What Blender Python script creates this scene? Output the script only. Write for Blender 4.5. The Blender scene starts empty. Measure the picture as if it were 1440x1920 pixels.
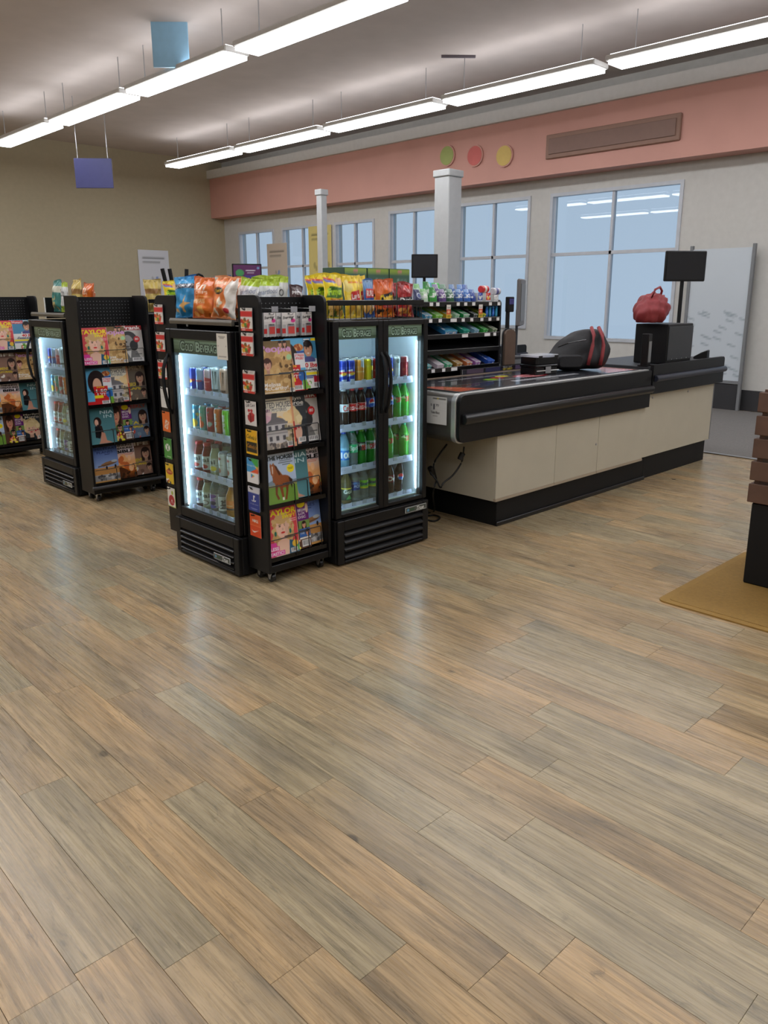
import bpy, bmesh, math, random
import numpy as np
from mathutils import Vector, Matrix, Euler
random.seed(7); np.random.seed(7)
SC = bpy.context.scene
COL = SC.collection
PI = math.pi

# ------------------------------------------------------------------ camera
F_PX, PPX, PPY = 1464.0, 730.0, 925.0          # focal length and principal point in 1440x1920 pixels
PITCH, YAW, EYE = math.radians(14.12), math.radians(45.75), 1.52
FW = Vector((math.cos(YAW)*math.cos(PITCH), math.sin(YAW)*math.cos(PITCH), -math.sin(PITCH)))
RT = Vector((math.sin(YAW), -math.cos(YAW), 0)); UP = RT.cross(FW)
cam_d = bpy.data.cameras.new('camera'); cam = bpy.data.objects.new('camera', cam_d); COL.objects.link(cam)
cam.matrix_world = Matrix(((RT.x, UP.x, -FW.x, 0), (RT.y, UP.y, -FW.y, 0), (RT.z, UP.z, -FW.z, EYE), (0, 0, 0, 1)))
cam_d.sensor_fit = 'VERTICAL'; cam_d.sensor_height = 24.0; cam_d.lens = F_PX/1920*24
cam_d.shift_x = (720-PPX)/1920; cam_d.shift_y = (PPY-960)/1920
cam_d.clip_start = 0.05; cam_d.clip_end = 200
SC.camera = cam
def ray(x, y): return FW + RT*((x-PPX)/F_PX) - UP*((y-PPY)/F_PX)
def on_y(x, y, Y): d = ray(x, y); return Vector((0, 0, EYE)) + d*(Y/d.y)
def on_x(x, y, X): d = ray(x, y); return Vector((0, 0, EYE)) + d*(X/d.x)
def on_z(x, y, z=0): d = ray(x, y); return Vector((0, 0, EYE)) + d*((z-EYE)/d.z)
def proj(p):
    d = Vector(p)-Vector((0, 0, EYE)); z = d.dot(FW)
    return (PPX+F_PX*d.dot(RT)/z, PPY-F_PX*d.dot(UP)/z, z)

# ------------------------------------------------------------------ world, exposure
def S(c):
    return tuple(((v/255)/12.92 if v/255 <= 0.04045 else ((v/255+0.055)/1.055)**2.4) for v in c)
W = bpy.data.worlds.new('world'); SC.world = W; W.use_nodes = True
wn = W.node_tree.nodes; bgn = wn['Background']
bgn.inputs[0].default_value = (*S((214, 220, 228)), 1); bgn.inputs[1].default_value = 0.95
SC.view_settings.view_transform = 'Standard'; SC.view_settings.look = 'None'
SC.view_settings.gamma = 1; SC.view_settings.use_curve_mapping = False
SC.view_settings.exposure = 0.16
cy = SC.cycles; cy.use_adaptive_sampling = True; cy.adaptive_threshold = .02; cy.max_bounces = 7; cy.diffuse_bounces = 4; cy.glossy_bounces = 3; cy.transmission_bounces = 4; cy.transparent_max_bounces = 12; cy.caustics_reflective = False; cy.caustics_refractive = False
LAMP = 11.0          # ceiling fixture lens emission
LED = 32.0           # cooler LED strip emission

# ------------------------------------------------------------------ materials
MATS = {}
def M(name, col=(128, 128, 128), rough=0.5, metal=0.0, emit=0.0, var=0.04, vs=12.0, bump=0.0, coat=0.0, spec=0.5):
    if name in MATS: return MATS[name]
    m = bpy.data.materials.new(name); m.use_nodes = True; MATS[name] = m
    nt = m.node_tree; b = nt.nodes['Principled BSDF']; L = nt.links
    b.inputs['Roughness'].default_value = rough; b.inputs['Metallic'].default_value = metal
    b.inputs['Specular IOR Level'].default_value = spec; b.inputs['Coat Weight'].default_value = coat
    c = S(col)
    tc = nt.nodes.new('ShaderNodeTexCoord'); nz = nt.nodes.new('ShaderNodeTexNoise')
    nz.inputs['Scale'].default_value = vs; nz.inputs['Detail'].default_value = 4
    L.new(tc.outputs['Object'], nz.inputs['Vector'])
    mx = nt.nodes.new('ShaderNodeMix'); mx.data_type = 'RGBA'
    mx.inputs[6].default_value = (*[v*(1-var*2) for v in c], 1); mx.inputs[7].default_value = (*[min(1, v*(1+var*2)) for v in c], 1)
    L.new(nz.outputs['Fac'], mx.inputs[0]); L.new(mx.outputs[2], b.inputs['Base Color'])
    if emit: b.inputs['Emission Color'].default_value = (*c, 1); b.inputs['Emission Strength'].default_value = emit
    if bump:
        bp = nt.nodes.new('ShaderNodeBump'); bp.inputs['Strength'].default_value = bump; bp.inputs['Distance'].default_value = 0.004
        L.new(nz.outputs['Fac'], bp.inputs['Height']); L.new(bp.outputs['Normal'], b.inputs['Normal'])
    return m
def attr_mat(name, rough, coat=0.0, bump=0.0, bs=30.0, metal=0.0):
    m = bpy.data.materials.new(name); m.use_nodes = True; MATS[name] = m
    nt = m.node_tree; b = nt.nodes['Principled BSDF']; L = nt.links
    a = nt.nodes.new('ShaderNodeAttribute'); a.attribute_name = 'Col'
    L.new(a.outputs['Color'], b.inputs['Base Color']); b.inputs['Roughness'].default_value = rough
    b.inputs['Coat Weight'].default_value = coat; b.inputs['Metallic'].default_value = metal
    if bump:
        tc = nt.nodes.new('ShaderNodeTexCoord'); nz = nt.nodes.new('ShaderNodeTexNoise'); nz.inputs['Scale'].default_value = bs
        nz.inputs['Distortion'].default_value = 1.5; L.new(tc.outputs['Object'], nz.inputs['Vector'])
        bp = nt.nodes.new('ShaderNodeBump'); bp.inputs['Strength'].default_value = bump; bp.inputs['Distance'].default_value = 0.01
        L.new(nz.outputs['Fac'], bp.inputs['Height']); L.new(bp.outputs['Normal'], b.inputs['Normal'])
    return m
attr_mat('printed_paper', 0.45); attr_mat('printed_gloss', 0.25, 0.3); attr_mat('printed_film', 0.28, 0.2, 0.35, 22.0)
attr_mat('printed_can', 0.25, 0.2, 0, 1, 0.35); attr_mat('printed_card', 0.35)
def glass_mat(name, tint=(235, 245, 240), refl=0.08, rough=0.0, dens=0.0):
    m = bpy.data.materials.new(name); m.use_nodes = True; MATS[name] = m
    nt = m.node_tree; nt.nodes.clear(); L = nt.links
    o = nt.nodes.new('ShaderNodeOutputMaterial'); t = nt.nodes.new('ShaderNodeBsdfTransparent'); g = nt.nodes.new('ShaderNodeBsdfGlossy')
    t.inputs[0].default_value = (*S(tint), 1); g.inputs['Roughness'].default_value = rough
    lw = nt.nodes.new('ShaderNodeLayerWeight'); pw = nt.nodes.new('ShaderNodeMath'); pw.operation = 'POWER'; pw.inputs[1].default_value = 4.0
    fr = nt.nodes.new('ShaderNodeMath'); fr.operation = 'MULTIPLY_ADD'; fr.inputs[1].default_value = .9; fr.inputs[2].default_value = refl/2
    lw.inputs[0].default_value = .5; L.new(lw.outputs['Facing'], pw.inputs[0]); L.new(pw.outputs[0], fr.inputs[0])
    mx = nt.nodes.new('ShaderNodeMixShader'); L.new(fr.outputs[0], mx.inputs[0]); L.new(t.outputs[0], mx.inputs[1]); L.new(g.outputs[0], mx.inputs[2])
    last = mx
    if dens:
        d = nt.nodes.new('ShaderNodeBsdfDiffuse'); d.inputs[0].default_value = (*S(tint), 1)
        m2 = nt.nodes.new('ShaderNodeMixShader'); m2.inputs[0].default_value = dens
        L.new(mx.outputs[0], m2.inputs[1]); L.new(d.outputs[0], m2.inputs[2]); last = m2
    L.new(last.outputs[0], o.inputs[0])
    return m
glass_mat('clear_glass'); glass_mat('window_glass', (225, 236, 245)); glass_mat('clear_plastic', (240, 242, 248), dens=0.25)
glass_mat('water_plastic', (205, 215, 215), dens=0.25); glass_mat('frosted_glass', (205, 215, 222), dens=0.6)
def liquid(name, col, trans=0.5):
    if name in MATS: return MATS[name]
    m = bpy.data.materials.new(name); m.use_nodes = True; MATS[name] = m
    nt = m.node_tree; nt.nodes.clear(); L = nt.links; c = (*S(col), 1)
    o = nt.nodes.new('ShaderNodeOutputMaterial'); d = nt.nodes.new('ShaderNodeBsdfDiffuse'); t = nt.nodes.new('ShaderNodeBsdfTranslucent')
    g = nt.nodes.new('ShaderNodeBsdfGlossy'); g.inputs['Roughness'].default_value = 0.08
    d.inputs[0].default_value = c; t.inputs[0].default_value = c
    a = nt.nodes.new('ShaderNodeMixShader'); a.inputs[0].default_value = trans; L.new(d.outputs[0], a.inputs[1]); L.new(t.outputs[0], a.inputs[2])
    fr = nt.nodes.new('ShaderNodeFresnel'); fr.inputs[0].default_value = 1.45
    mx = nt.nodes.new('ShaderNodeMixShader'); L.new(fr.outputs[0], mx.inputs[0]); L.new(a.outputs[0], mx.inputs[1]); L.new(g.outputs[0], mx.inputs[2])
    L.new(mx.outputs[0], o.inputs[0]); return m
M('black_metal', (13, 13, 15), 0.42, 0, 0, .1, 40, 0, 0, .35); M('black_matt', (11, 11, 13), 0.6, spec=.35); M('black_gloss', (11, 11, 13), 0.22)
M('black_wire', (14, 14, 15), 0.35); M('steel', (205, 206, 204), 0.36, 0.65, 0, .05); M('louvre_black', (17, 17, 19), 0.38, spec=.45); M('zinc', (180, 182, 185), 0.35, 0.9)
M('cooler_white', (225, 232, 238), 0.5); M('strip_white', (208, 208, 238), 0.3); M('paper_white', (232, 232, 230), 0.6); M('pages', (222, 220, 212), 0.8)
M('beige_laminate', (190, 184, 166), 0.45, 0, 0, .03, 6); M('tan_trim', (170, 155, 135), 0.5); M('rubber_black', (17, 17, 19), 0.3, 0, 0, .15, 25)
M('dark_grey', (52, 54, 58), 0.5); M('mid_grey', (120, 122, 124), 0.5); M('tray_clear', (190, 195, 200), 0.3)
M('led_white', (205, 228, 255), 0.5, 0, LED); M('lamp_lens', (248, 250, 255), 0.5, 0, LAMP)
M('lid_silver', (200, 202, 205), 0.25, 0.8); M('plug_black', (15, 15, 15), 0.5)

# ------------------------------------------------------------------ object helpers
def ob(name, mesh, parent=None, label=None, cat=None, group=None, kind=None, loc=None, rot=None, scale=None):
    o = bpy.data.objects.new(name, mesh); COL.objects.link(o)
    if parent is not None: o.parent = parent
    if loc is not None: o.location = loc
    if rot is not None: o.rotation_euler = rot
    if scale is not None: o.scale = scale
    if label: o['label'] = label
    if cat: o['category'] = cat
    if group: o['group'] = group
    if kind: o['kind'] = kind
    return o
def thing(name, label, cat, loc=(0, 0, 0), rz=0.0, group=None): return ob(name, None, None, label, cat, group, None, loc, (0, 0, rz))
def copy_tree(o, parent=None, off=(0, 0, 0), label=None, group=None):
    c = o.copy(); COL.objects.link(c)
    if parent is not None: c.parent = parent
    else: c.location = Vector(o.location)+Vector(off)
    if label: c['label'] = label
    if group: c['group'] = group
    for ch in o.children: copy_tree(ch, c)
    return c
class MB:
    def __init__(s, o=(0, 0, 0)): s.v = []; s.f = []; s.o = Vector(o)
    def add(s, vs, fs):
        n = len(s.v); s.v += [tuple(v) for v in vs]; s.f += [tuple(i+n for i in f) for f in fs]; return s
    def box(s, x0, y0, z0, x1, y1, z1):
        return s.add([(x, y, z) for z in (z0, z1) for y in (y0, y1) for x in (x0, x1)],
                     [(0, 2, 3, 1), (4, 5, 7, 6), (0, 1, 5, 4), (2, 6, 7, 3), (0, 4, 6, 2), (1, 3, 7, 5)])
    def prism(s, pts, axis, a, b):
        n = len(pts)
        def P(p, t): return {'x': (t, p[0], p[1]), 'y': (p[0], t, p[1]), 'z': (p[0], p[1], t)}[axis]
        return s.add([P(p, a) for p in pts]+[P(p, b) for p in pts], [tuple(range(n)), tuple(range(2*n-1, n-1, -1))]+[(i, i+n, (i+1) % n+n, (i+1) % n) for i in range(n)])
    def tube(s, pts, r, seg=8):
        pts = [Vector(p) for p in pts]; rings = []
        for i, p in enumerate(pts):
            d = (pts[min(i+1, len(pts)-1)]-pts[max(i-1, 0)]).normalized()
            a = d.cross(Vector((0, 0, 1)) if abs(d.z) < .9 else Vector((1, 0, 0))).normalized(); b = d.cross(a)
            rings.append([p+a*r*math.cos(2*PI*k/seg)+b*r*math.sin(2*PI*k/seg) for k in range(seg)])
        n = len(pts)
        return s.add([v for rg in rings for v in rg], [(i*seg+k, i*seg+(k+1) % seg, (i+1)*seg+(k+1) % seg, (i+1)*seg+k) for i in range(n-1) for k in range(seg)]+[tuple(range(seg-1, -1, -1)), tuple(range((n-1)*seg, n*seg))])
    def lathe(s, prof, seg=20, c=(0, 0, 0), caps=True):
        n = len(prof)
        vs = [(c[0]+r*math.cos(2*PI*k/seg), c[1]+r*math.sin(2*PI*k/seg), c[2]+z) for r, z in prof for k in range(seg)]
        fs = [(i*seg+k, i*seg+(k+1) % seg, (i+1)*seg+(k+1) % seg, (i+1)*seg+k) for i in range(n-1) for k in range(seg)]
        if caps: fs += [tuple(range(seg-1, -1, -1)), tuple(range((n-1)*seg, n*seg))]
        return s.add(vs, fs)
    def mesh(s, name, mat, bevel=0.0, smooth=False, segs=1):
        me = bpy.data.meshes.new(name); me.from_pydata([tuple(Vector(v)-s.o) for v in s.v], [], s.f)
        bm = bmesh.new(); bm.from_mesh(me); bmesh.ops.recalc_face_normals(bm, faces=bm.faces)
        if bevel:
            es = [e for e in bm.edges if len(e.link_faces) == 2 and e.calc_face_angle(0) > .5]
            bmesh.ops.bevel(bm, geom=es, offset=bevel, segments=segs, affect='EDGES', clamp_overlap=True)
        bm.to_mesh(me); bm.free(); me.materials.append(MATS[mat] if isinstance(mat, str) else mat)
        if smooth: me.polygons.foreach_set('use_smooth', [True]*len(me.polygons))
        me.update(); return me
    def ob(s, name, mat, parent=None, bevel=0.0, smooth=False, segs=1, **k): return ob(name, s.mesh(name, mat, bevel, smooth, segs), parent, **k)
def rrect(x0, y0, x1, y1, r, n=5, corners='1111'):
    """rounded rectangle outline; corners: bottom-left, bottom-right, top-right, top-left"""
    out = []
    for k, (cx, cy, a) in enumerate(((x0+r, y0+r, PI), (x1-r, y0+r, 1.5*PI), (x1-r, y1-r, 0), (x0+r, y1-r, .5*PI))):
        if corners[k] == '1': out += [(cx+r*math.cos(a+j*PI/2/n), cy+r*math.sin(a+j*PI/2/n)) for j in range(n+1)]
        else: out.append(((x0, y0), (x1, y0), (x1, y1), (x0, y1))[k])
    return out

# ------------------------------------------------------------------ printing: flat artwork becomes vertex colours on a fine grid
TXT = {}
def text_tris(t, bold, sh):
    k = (t, bold, sh)
    if k not in TXT:
        cu = bpy.data.curves.new('txt', 'FONT'); cu.body = t; cu.offset = bold; cu.shear = sh; cu.resolution_u = 3; cu.fill_mode = 'FRONT'
        o = bpy.data.objects.new('txt', cu); COL.objects.link(o)
        me = bpy.data.meshes.new_from_object(o.evaluated_get(bpy.context.evaluated_depsgraph_get()))
        me.calc_loop_triangles()
        v = np.array([x.co[:2] for x in me.vertices], dtype=float)
        tr = np.array([list(x.vertices) for x in me.loop_triangles], dtype=int)
        lo, hi = v.min(0), v.max(0); v = (v-lo)/np.maximum(hi-lo, 1e-6)
        bpy.data.objects.remove(o); bpy.data.curves.remove(cu); bpy.data.meshes.remove(me)
        TXT[k] = v[tr]
    return TXT[k]
def canvas(nx, ny, bg, ops, ss=3, seed=1):
    rnd = np.random.RandomState(seed); w, h = nx*ss, ny*ss
    A = np.zeros((h, w, 3)); U, V = np.meshgrid((np.arange(w)+.5)/w, (np.arange(h)+.5)/h)
    A[:] = bg
    def fill(mask, col): A[mask] = col
    def ell(cx, cy, rx, ry, col): fill(((U-cx)/rx)**2+((V-cy)/ry)**2 < 1, col)
    def poly(pts, col):
        m = np.zeros(U.shape, bool); n = len(pts)
        for i in range(n):
            (x0, y0), (x1, y1) = pts[i], pts[(i+1) % n]
            if y0 == y1: continue
            c = ((y0 > V) != (y1 > V)) & (U < (x1-x0)*(V-y0)/(y1-y0)+x0); m ^= c
        fill(m, col)
    def text(t, cx, cy, tw, th, col, bold=0.0, rot=0.0, sh=0.0):
        T = text_tris(t, bold, sh)-.5; T = T*np.array([tw, th]) if abs(rot) < 1 else T*np.array([th, tw])
        if rot:
            c, s = math.cos(rot), math.sin(rot)
            if abs(rot) >= 1: T = np.stack([-T[..., 1]*(tw/tw), T[..., 0]], -1) if rot > 0 else np.stack([T[..., 1], -T[..., 0]], -1)
            else: T = np.stack([T[..., 0]*c-T[..., 1]*s*ny/nx, T[..., 0]*s*nx/ny+T[..., 1]*c], -1)
        T = (T+np.array([cx, cy]))*np.array([w, h])
        for a, b, c in T:
            x0, x1 = max(0, int(min(a[0], b[0], c[0]))), min(w, int(max(a[0], b[0], c[0]))+2)
            y0, y1 = max(0, int(min(a[1], b[1], c[1]))), min(h, int(max(a[1], b[1], c[1]))+2)
            if x1 <= x0 or y1 <= y0: continue
            X = np.arange(x0, x1)+.5; Y = (np.arange(y0, y1)+.5)[:, None]
            e = [(q[0]-p[0])*(Y-p[1])-(q[1]-p[1])*(X-p[0]) for p, q in ((a, b), (b, c), (c, a))]
            m = ((e[0] >= 0) & (e[1] >= 0) & (e[2] >= 0)) | ((e[0] <= 0) & (e[1] <= 0) & (e[2] <= 0))
            A[y0:y1, x0:x1][m] = col
    for op in ops:
        k = op[0]
        if k == 'r': fill((U >= op[1]) & (U < op[3]) & (V >= op[2]) & (V < op[4]), op[5])
        elif k == 'g':
            m = (U >= op[1]) & (U < op[3]) & (V >= op[2]) & (V < op[4]); t = ((V-op[2])/(op[4]-op[2]))[m][:, None]
            A[m] = np.array(op[5])*(1-t)+np.array(op[6])*t
        elif k == 'e': ell(*op[1:])
        elif k == 'p': poly(op[1], op[2])
        elif k == 't': text(*op[1:])
        elif k == 'n':
            for _ in range(op[6]):
                ell(rnd.uniform(op[1], op[3]), rnd.uniform(op[2], op[4]), op[7]*rnd.uniform(.5, 1.2), op[7]*nx/ny*rnd.uniform(.5, 1.2), op[5][rnd.randint(len(op[5]))])
        elif k == 'b':
            x0, y0, x1, y1 = op[1:5]; fill((U >= x0) & (U < x1) & (V >= y0) & (V < y1), (235, 235, 235))
            for i in range(6): xa = x0+(x1-x0)*(.12+i*.13); fill((U >= xa) & (U < xa+(x1-x0)*.06) & (V >= y0+.2*(y1-y0)) & (V < y1-.1*(y1-y0)), (60, 60, 60))
        elif k == 'f':      # a plain generic portrait: cx, cy, half width, half height, skin, hair, long hair
            cx, cy, rx, ry, skin, hair, lg = op[1:8]
            ell(cx, cy+ry*.25, rx*1.3, ry*1.1, hair)
            if lg: fill((abs(U-cx) < rx*1.3) & (V < cy+ry*.3) & (V > cy-ry*1.5), hair)
            fill((abs(U-cx) < rx*.45) & (V < cy-ry*.5) & (V > cy-ry*1.6), tuple(c*.85 for c in skin)); ell(cx, cy, rx, ry, skin)
            fill((((U-cx)/(rx*1.05))**2+((V-cy-ry*.75)/(ry*.45))**2 < 1), hair)
            for sx in (-1, 1):
                ell(cx+sx*rx*.4, cy+ry*.1, rx*.14, ry*.065, (70, 52, 46)); ell(cx+sx*rx*.4, cy+ry*.24, rx*.24, ry*.04, tuple(c*.6 for c in hair))
            ell(cx, cy-ry*.18, rx*.13, ry*.12, tuple(c*.88 for c in skin)); ell(cx+rx*.62, cy-ry*.1, rx*.3, ry*.6, tuple(c*.94 for c in skin)); ell(cx, cy-ry*.5, rx*.3, ry*.085, op[8] if len(op) > 8 else (175, 75, 75))
    return A.reshape(ny, ss, nx, ss, 3).mean((1, 3))
def lin(A):
    A = A/255.0; return np.where(A <= .04045, A/12.92, ((A+.055)/1.055)**2.4)
def set_col(me, cols):
    a = me.color_attributes.new('Col', 'FLOAT_COLOR', 'POINT')
    a.data.foreach_set('color', np.concatenate([lin(np.asarray(cols, float)), np.ones((len(cols), 1))], 1).ravel().astype(np.float32))
def grid_faces(nx, ny, o=0, flip=False):
    out = []
    for j in range(ny-1):
        for i in range(nx-1):
            a = o+j*nx+i; q = (a, a+1, a+nx+1, a+nx); out.append(q[::-1] if flip else q)
    return out
MESH = {}
def sheet(key, A, w, h, mat, thick=0.0, back=(225, 225, 225), bulge=0.0, edge=None):
    """upright printed panel: x centred, faces -Y, base at z=0; thickness goes to +Y"""
    if key in MESH: return MESH[key]
    ny, nx = A.shape[:2]; v = []; c = []
    for j in range(ny):
        for i in range(nx):
            u, t = i/(nx-1), j/(ny-1); v.append(((u-.5)*w, -bulge*math.sin(PI*u), t*h)); c.append(A[j, i])
    f = grid_faces(nx, ny)
    if thick:
        n = len(v); ec = edge or back
        rim = [(-.5*w, 0), (.5*w, 0), (.5*w, h), (-.5*w, h)]
        for y in (1e-4, thick):
            for x, z in rim: v.append((x, y, z)); c.append(ec)
        f += [(n, n+4, n+5, n+1), (n+1, n+5, n+6, n+2), (n+2, n+6, n+7, n+3), (n+3, n+7, n+4, n), (n+4, n+7, n+6, n+5)]
    me = bpy.data.meshes.new(key); me.from_pydata(v, [], f); set_col(me, c); me.materials.append(MATS[mat]); me.update(); MESH[key] = me; return me
def bag_mesh(key, A, w, h, t, seed=0):
    if key in MESH: return MESH[key]
    ny, nx = A.shape[:2]; rs = np.random.RandomState(seed); ph = rs.uniform(0, 6.28, 8); v = []; c = []; f = []
    def sm(x): x = min(1, max(0, x)); return x*x*(3-2*x)
    for side in (-1, 1):
        for j in range(ny):
            for i in range(nx):
                u, q = i/(nx-1), j/(ny-1)
                env = sm((q-.03)/.22)*sm((.97-q)/.3)
                d = t*.5*env*(max(0, math.sin(PI*u))**.62)
                wr = .07*t*(math.sin(9*u+ph[0]+5*q)*math.sin(14*q+ph[1]+side)+.6*math.sin(23*u-9*q+ph[2]))*sm((q-.02)/.05)*sm((.98-q)/.05)*math.sin(PI*u)**.3 if 0 < u < 1 else 0
                ww = w*(1-.11*env-.02*math.sin(17*q+ph[3]))
                zz = h*q+(.006*math.sin(5*u+ph[4]) if j == ny-1 else 0)
                v.append(((u-.5)*ww, side*d+side*wr+.004*math.sin(6*u+ph[5])*(1-env), zz))
                c.append(A[j, i] if side < 0 else A[j, nx-1-i]*.95)
    f += grid_faces(nx, ny)+grid_faces(nx, ny, nx*ny, True)
    n = nx*ny
    for j in range(ny-1):
        for i in (0, nx-1): f.append((j*nx+i, (j+1)*nx+i, n+(j+1)*nx+i, n+j*nx+i))
    me = bpy.data.meshes.new(key); me.from_pydata(v, [], f); set_col(me, c); me.materials.append(MATS['printed_film'])
    me.polygons.foreach_set('use_smooth', [True]*len(me.polygons)); me.update(); MESH[key] = me; return me
def wrap_mesh(key, A, prof, mat, seg=48, rim=(205, 207, 210)):
    """lathe whose front half (towards -Y) carries the canvas, repeated on the back"""
    if key in MESH: return MESH[key]
    ny, nx = A.shape[:2]; v = []; c = []; z0, z1 = prof[0][1], prof[-1][1]
    rows = [np.interp(np.linspace(z0, z1, ny), [p[1] for p in prof], [p[0] for p in prof])]
    zs = np.linspace(z0, z1, ny)
    for j in range(ny):
        for k in range(seg):
            a = 2*PI*k/seg; u = (k/seg*2) % 1.0; r = rows[0][j]
            v.append((-r*math.cos(a), -r*math.sin(a), zs[j])); c.append(A[j, min(nx-1, int(u*nx))])
    f = [(j*seg+k, j*seg+(k+1) % seg, (j+1)*seg+(k+1) % seg, (j+1)*seg+k) for j in range(ny-1) for k in range(seg)]
    me = bpy.data.meshes.new(key); me.from_pydata(v, [], f); set_col(me, c); me.materials.append(MATS[mat])
    bm = bmesh.new(); bm.from_mesh(me); bmesh.ops.recalc_face_normals(bm, faces=bm.faces); bm.to_mesh(me); bm.free()
    me.polygons.foreach_set('use_smooth', [True]*len(me.polygons)); me.update(); MESH[key] = me; return me
def cached(key, fn):
    if key not in MESH: MESH[key] = fn()
    return MESH[key]
# ------------------------------------------------------------------ the setting: floor, carpet, walls, ceiling
def wood_mat():
    m = bpy.data.materials.new('vinyl_wood'); m.use_nodes = True; MATS['vinyl_wood'] = m
    nt = m.node_tree; N = nt.nodes; L = nt.links; b = N['Principled BSDF']
    def nd(t, **k):
        n = N.new('ShaderNode'+t)
        for a, v in k.items(): setattr(n, a, v)
        return n
    def math_(op, a, c=None, v=None):
        n = nd('Math', operation=op); L.new(a, n.inputs[0])
        if c is not None: L.new(c, n.inputs[1])
        if v is not None: n.inputs[1].default_value = v
        return n.outputs[0]
    geo = nd('NewGeometry'); sep = nd('SeparateXYZ'); L.new(geo.outputs['Position'], sep.inputs[0])
    a1 = nd('Attribute', attribute_name='rnd', attribute_type='OBJECT'); a2 = nd('Attribute', attribute_name='rnd', attribute_type='GEOMETRY')
    r = math_('ADD', a1.outputs['Fac'], a2.outputs['Fac'])
    def vec(sx, sy, ox, oy):
        c = nd('CombineXYZ')
        L.new(math_('ADD', math_('MULTIPLY', sep.outputs['X'], v=sx), math_('MULTIPLY', r, v=ox)), c.inputs[0])
        L.new(math_('ADD', math_('MULTIPLY', sep.outputs['Y'], v=sy), math_('MULTIPLY', r, v=oy)), c.inputs[1])
        L.new(math_('MULTIPLY', r, v=13.7), c.inputs[2]); return c.outputs[0]
    def noise(v, sc, det, ro=.55, di=0.0):
        n = nd('TexNoise'); L.new(v, n.inputs['Vector']); n.inputs['Scale'].default_value = sc; n.inputs['Detail'].default_value = det
        n.inputs['Roughness'].default_value = ro; n.inputs['Distortion'].default_value = di; return n.outputs['Fac']
    def ramp(f, st):
        n = nd('ValToRGB'); L.new(f, n.inputs[0]); e = n.color_ramp.elements
        while len(e) < len(st): e.new(.5)
        for x, (p, c) in zip(e, st): x.position = p; x.color = (*S(c), 1)
        return n.outputs[0]
    def mix(f, a, c, mode='MIX'):
        n = nd('Mix', data_type='RGBA', blend_type=mode)
        if isinstance(f, float): n.inputs[0].default_value = f
        else: L.new(f, n.inputs[0])
        L.new(a, n.inputs[6]); L.new(c, n.inputs[7]) if not isinstance(c, tuple) else setattr(n.inputs[7], 'default_value', c)
        return n.outputs[2]
    broad = noise(vec(6, 1.3, 17, 29), 1.0, 3, .6, .6)
    warm = ramp(broad, [(.28, (140, 122, 96)), (.5, (174, 148, 111)), (.72, (190, 158, 114))])
    grey = ramp(broad, [(.28, (140, 128, 105)), (.5, (166, 150, 118)), (.72, (176, 160, 129))])
    tone = nd('MapRange'); L.new(math_('FRACT', math_('MULTIPLY', r, v=7.31)), tone.inputs[0]); tone.inputs[1].default_value = .25; tone.inputs[2].default_value = .85
    col = mix(tone.outputs[0], warm, grey)
    g1 = noise(vec(60, 2.2, 41, 13), 1.0, 6, .7, .4); g2 = noise(vec(190, 6, 23, 7), 1.0, 4, .7); g3 = noise(vec(30, 7, 3, 59), 1.0, 5, .75, 1.5)
    col = mix(ramp(g1, [(.36, (118, 108, 95)), (.56, (255, 255, 255))]), col, col) if False else col
    s1 = nd('MapRange'); L.new(g1, s1.inputs[0]); s1.inputs[1].default_value = .4; s1.inputs[2].default_value = .58; s1.inputs[3].default_value = .64; s1.inputs[4].default_value = 1.06
    s2 = nd('MapRange'); L.new(g2, s2.inputs[0]); s2.inputs[1].default_value = .3; s2.inputs[2].default_value = .65; s2.inputs[3].default_value = .84; s2.inputs[4].default_value = 1.06
    s3 = nd('MapRange'); L.new(g3, s3.inputs[0]); s3.inputs[1].default_value = .3; s3.inputs[2].default_value = .44; s3.inputs[3].default_value = .6; s3.inputs[4].default_value = 1.0
    sh = math_('MULTIPLY', math_('MULTIPLY', s1.outputs[0], s2.outputs[0]), s3.outputs[0])
    vo = nd('TexVoronoi'); L.new(vec(4.6, 3.2, 31, 17), vo.inputs['Vector']); vo.inputs['Scale'].default_value = 1.0
    kr = nd('MapRange'); L.new(vo.outputs['Distance'], kr.inputs[0]); kr.inputs[1].default_value = .055; kr.inputs[2].default_value = .105; kr.inputs[3].default_value = .4; kr.inputs[4].default_value = 1.0
    sepc = nd('SeparateColor'); L.new(vo.outputs['Color'], sepc.inputs[0])
    km = math_('MAXIMUM', kr.outputs[0], math_('LESS_THAN', sepc.outputs[0], v=.55))
    sh = math_('MULTIPLY', sh, km)
    cs = nd('CombineColor'); [L.new(sh, cs.inputs[i]) for i in range(3)]
    col = mix(1.0, col, cs.outputs[0], 'MULTIPLY')
    rg = nd('MapRange'); L.new(vo.outputs['Distance'], rg.inputs[0]); rg.inputs[1].default_value = .1; rg.inputs[2].default_value = .26; rg.inputs[3].default_value = 1; rg.inputs[4].default_value = 0
    wv = math_('SINE', math_('MULTIPLY', vo.outputs['Distance'], v=95.0)); ring = math_('MULTIPLY', math_('MULTIPLY', wv, rg.outputs[0]), math_('GREATER_THAN', sepc.outputs[0], v=.55))
    rm_ = math_('ADD', math_('MULTIPLY', ring, v=.07), v=1.0); cr_ = nd('CombineColor'); [L.new(rm_, cr_.inputs[i]) for i in range(3)]
    col = mix(1.0, col, cr_.outputs[0], 'MULTIPLY'); L.new(col, b.inputs['Base Color'])
    b.inputs['Roughness'].default_value = .36; b.inputs['Specular IOR Level'].default_value = .5
    rr = nd('MapRange'); L.new(g2, rr.inputs[0]); rr.inputs[3].default_value = .2; rr.inputs[4].default_value = .36; L.new(rr.outputs[0], b.inputs['Roughness'])
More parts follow.
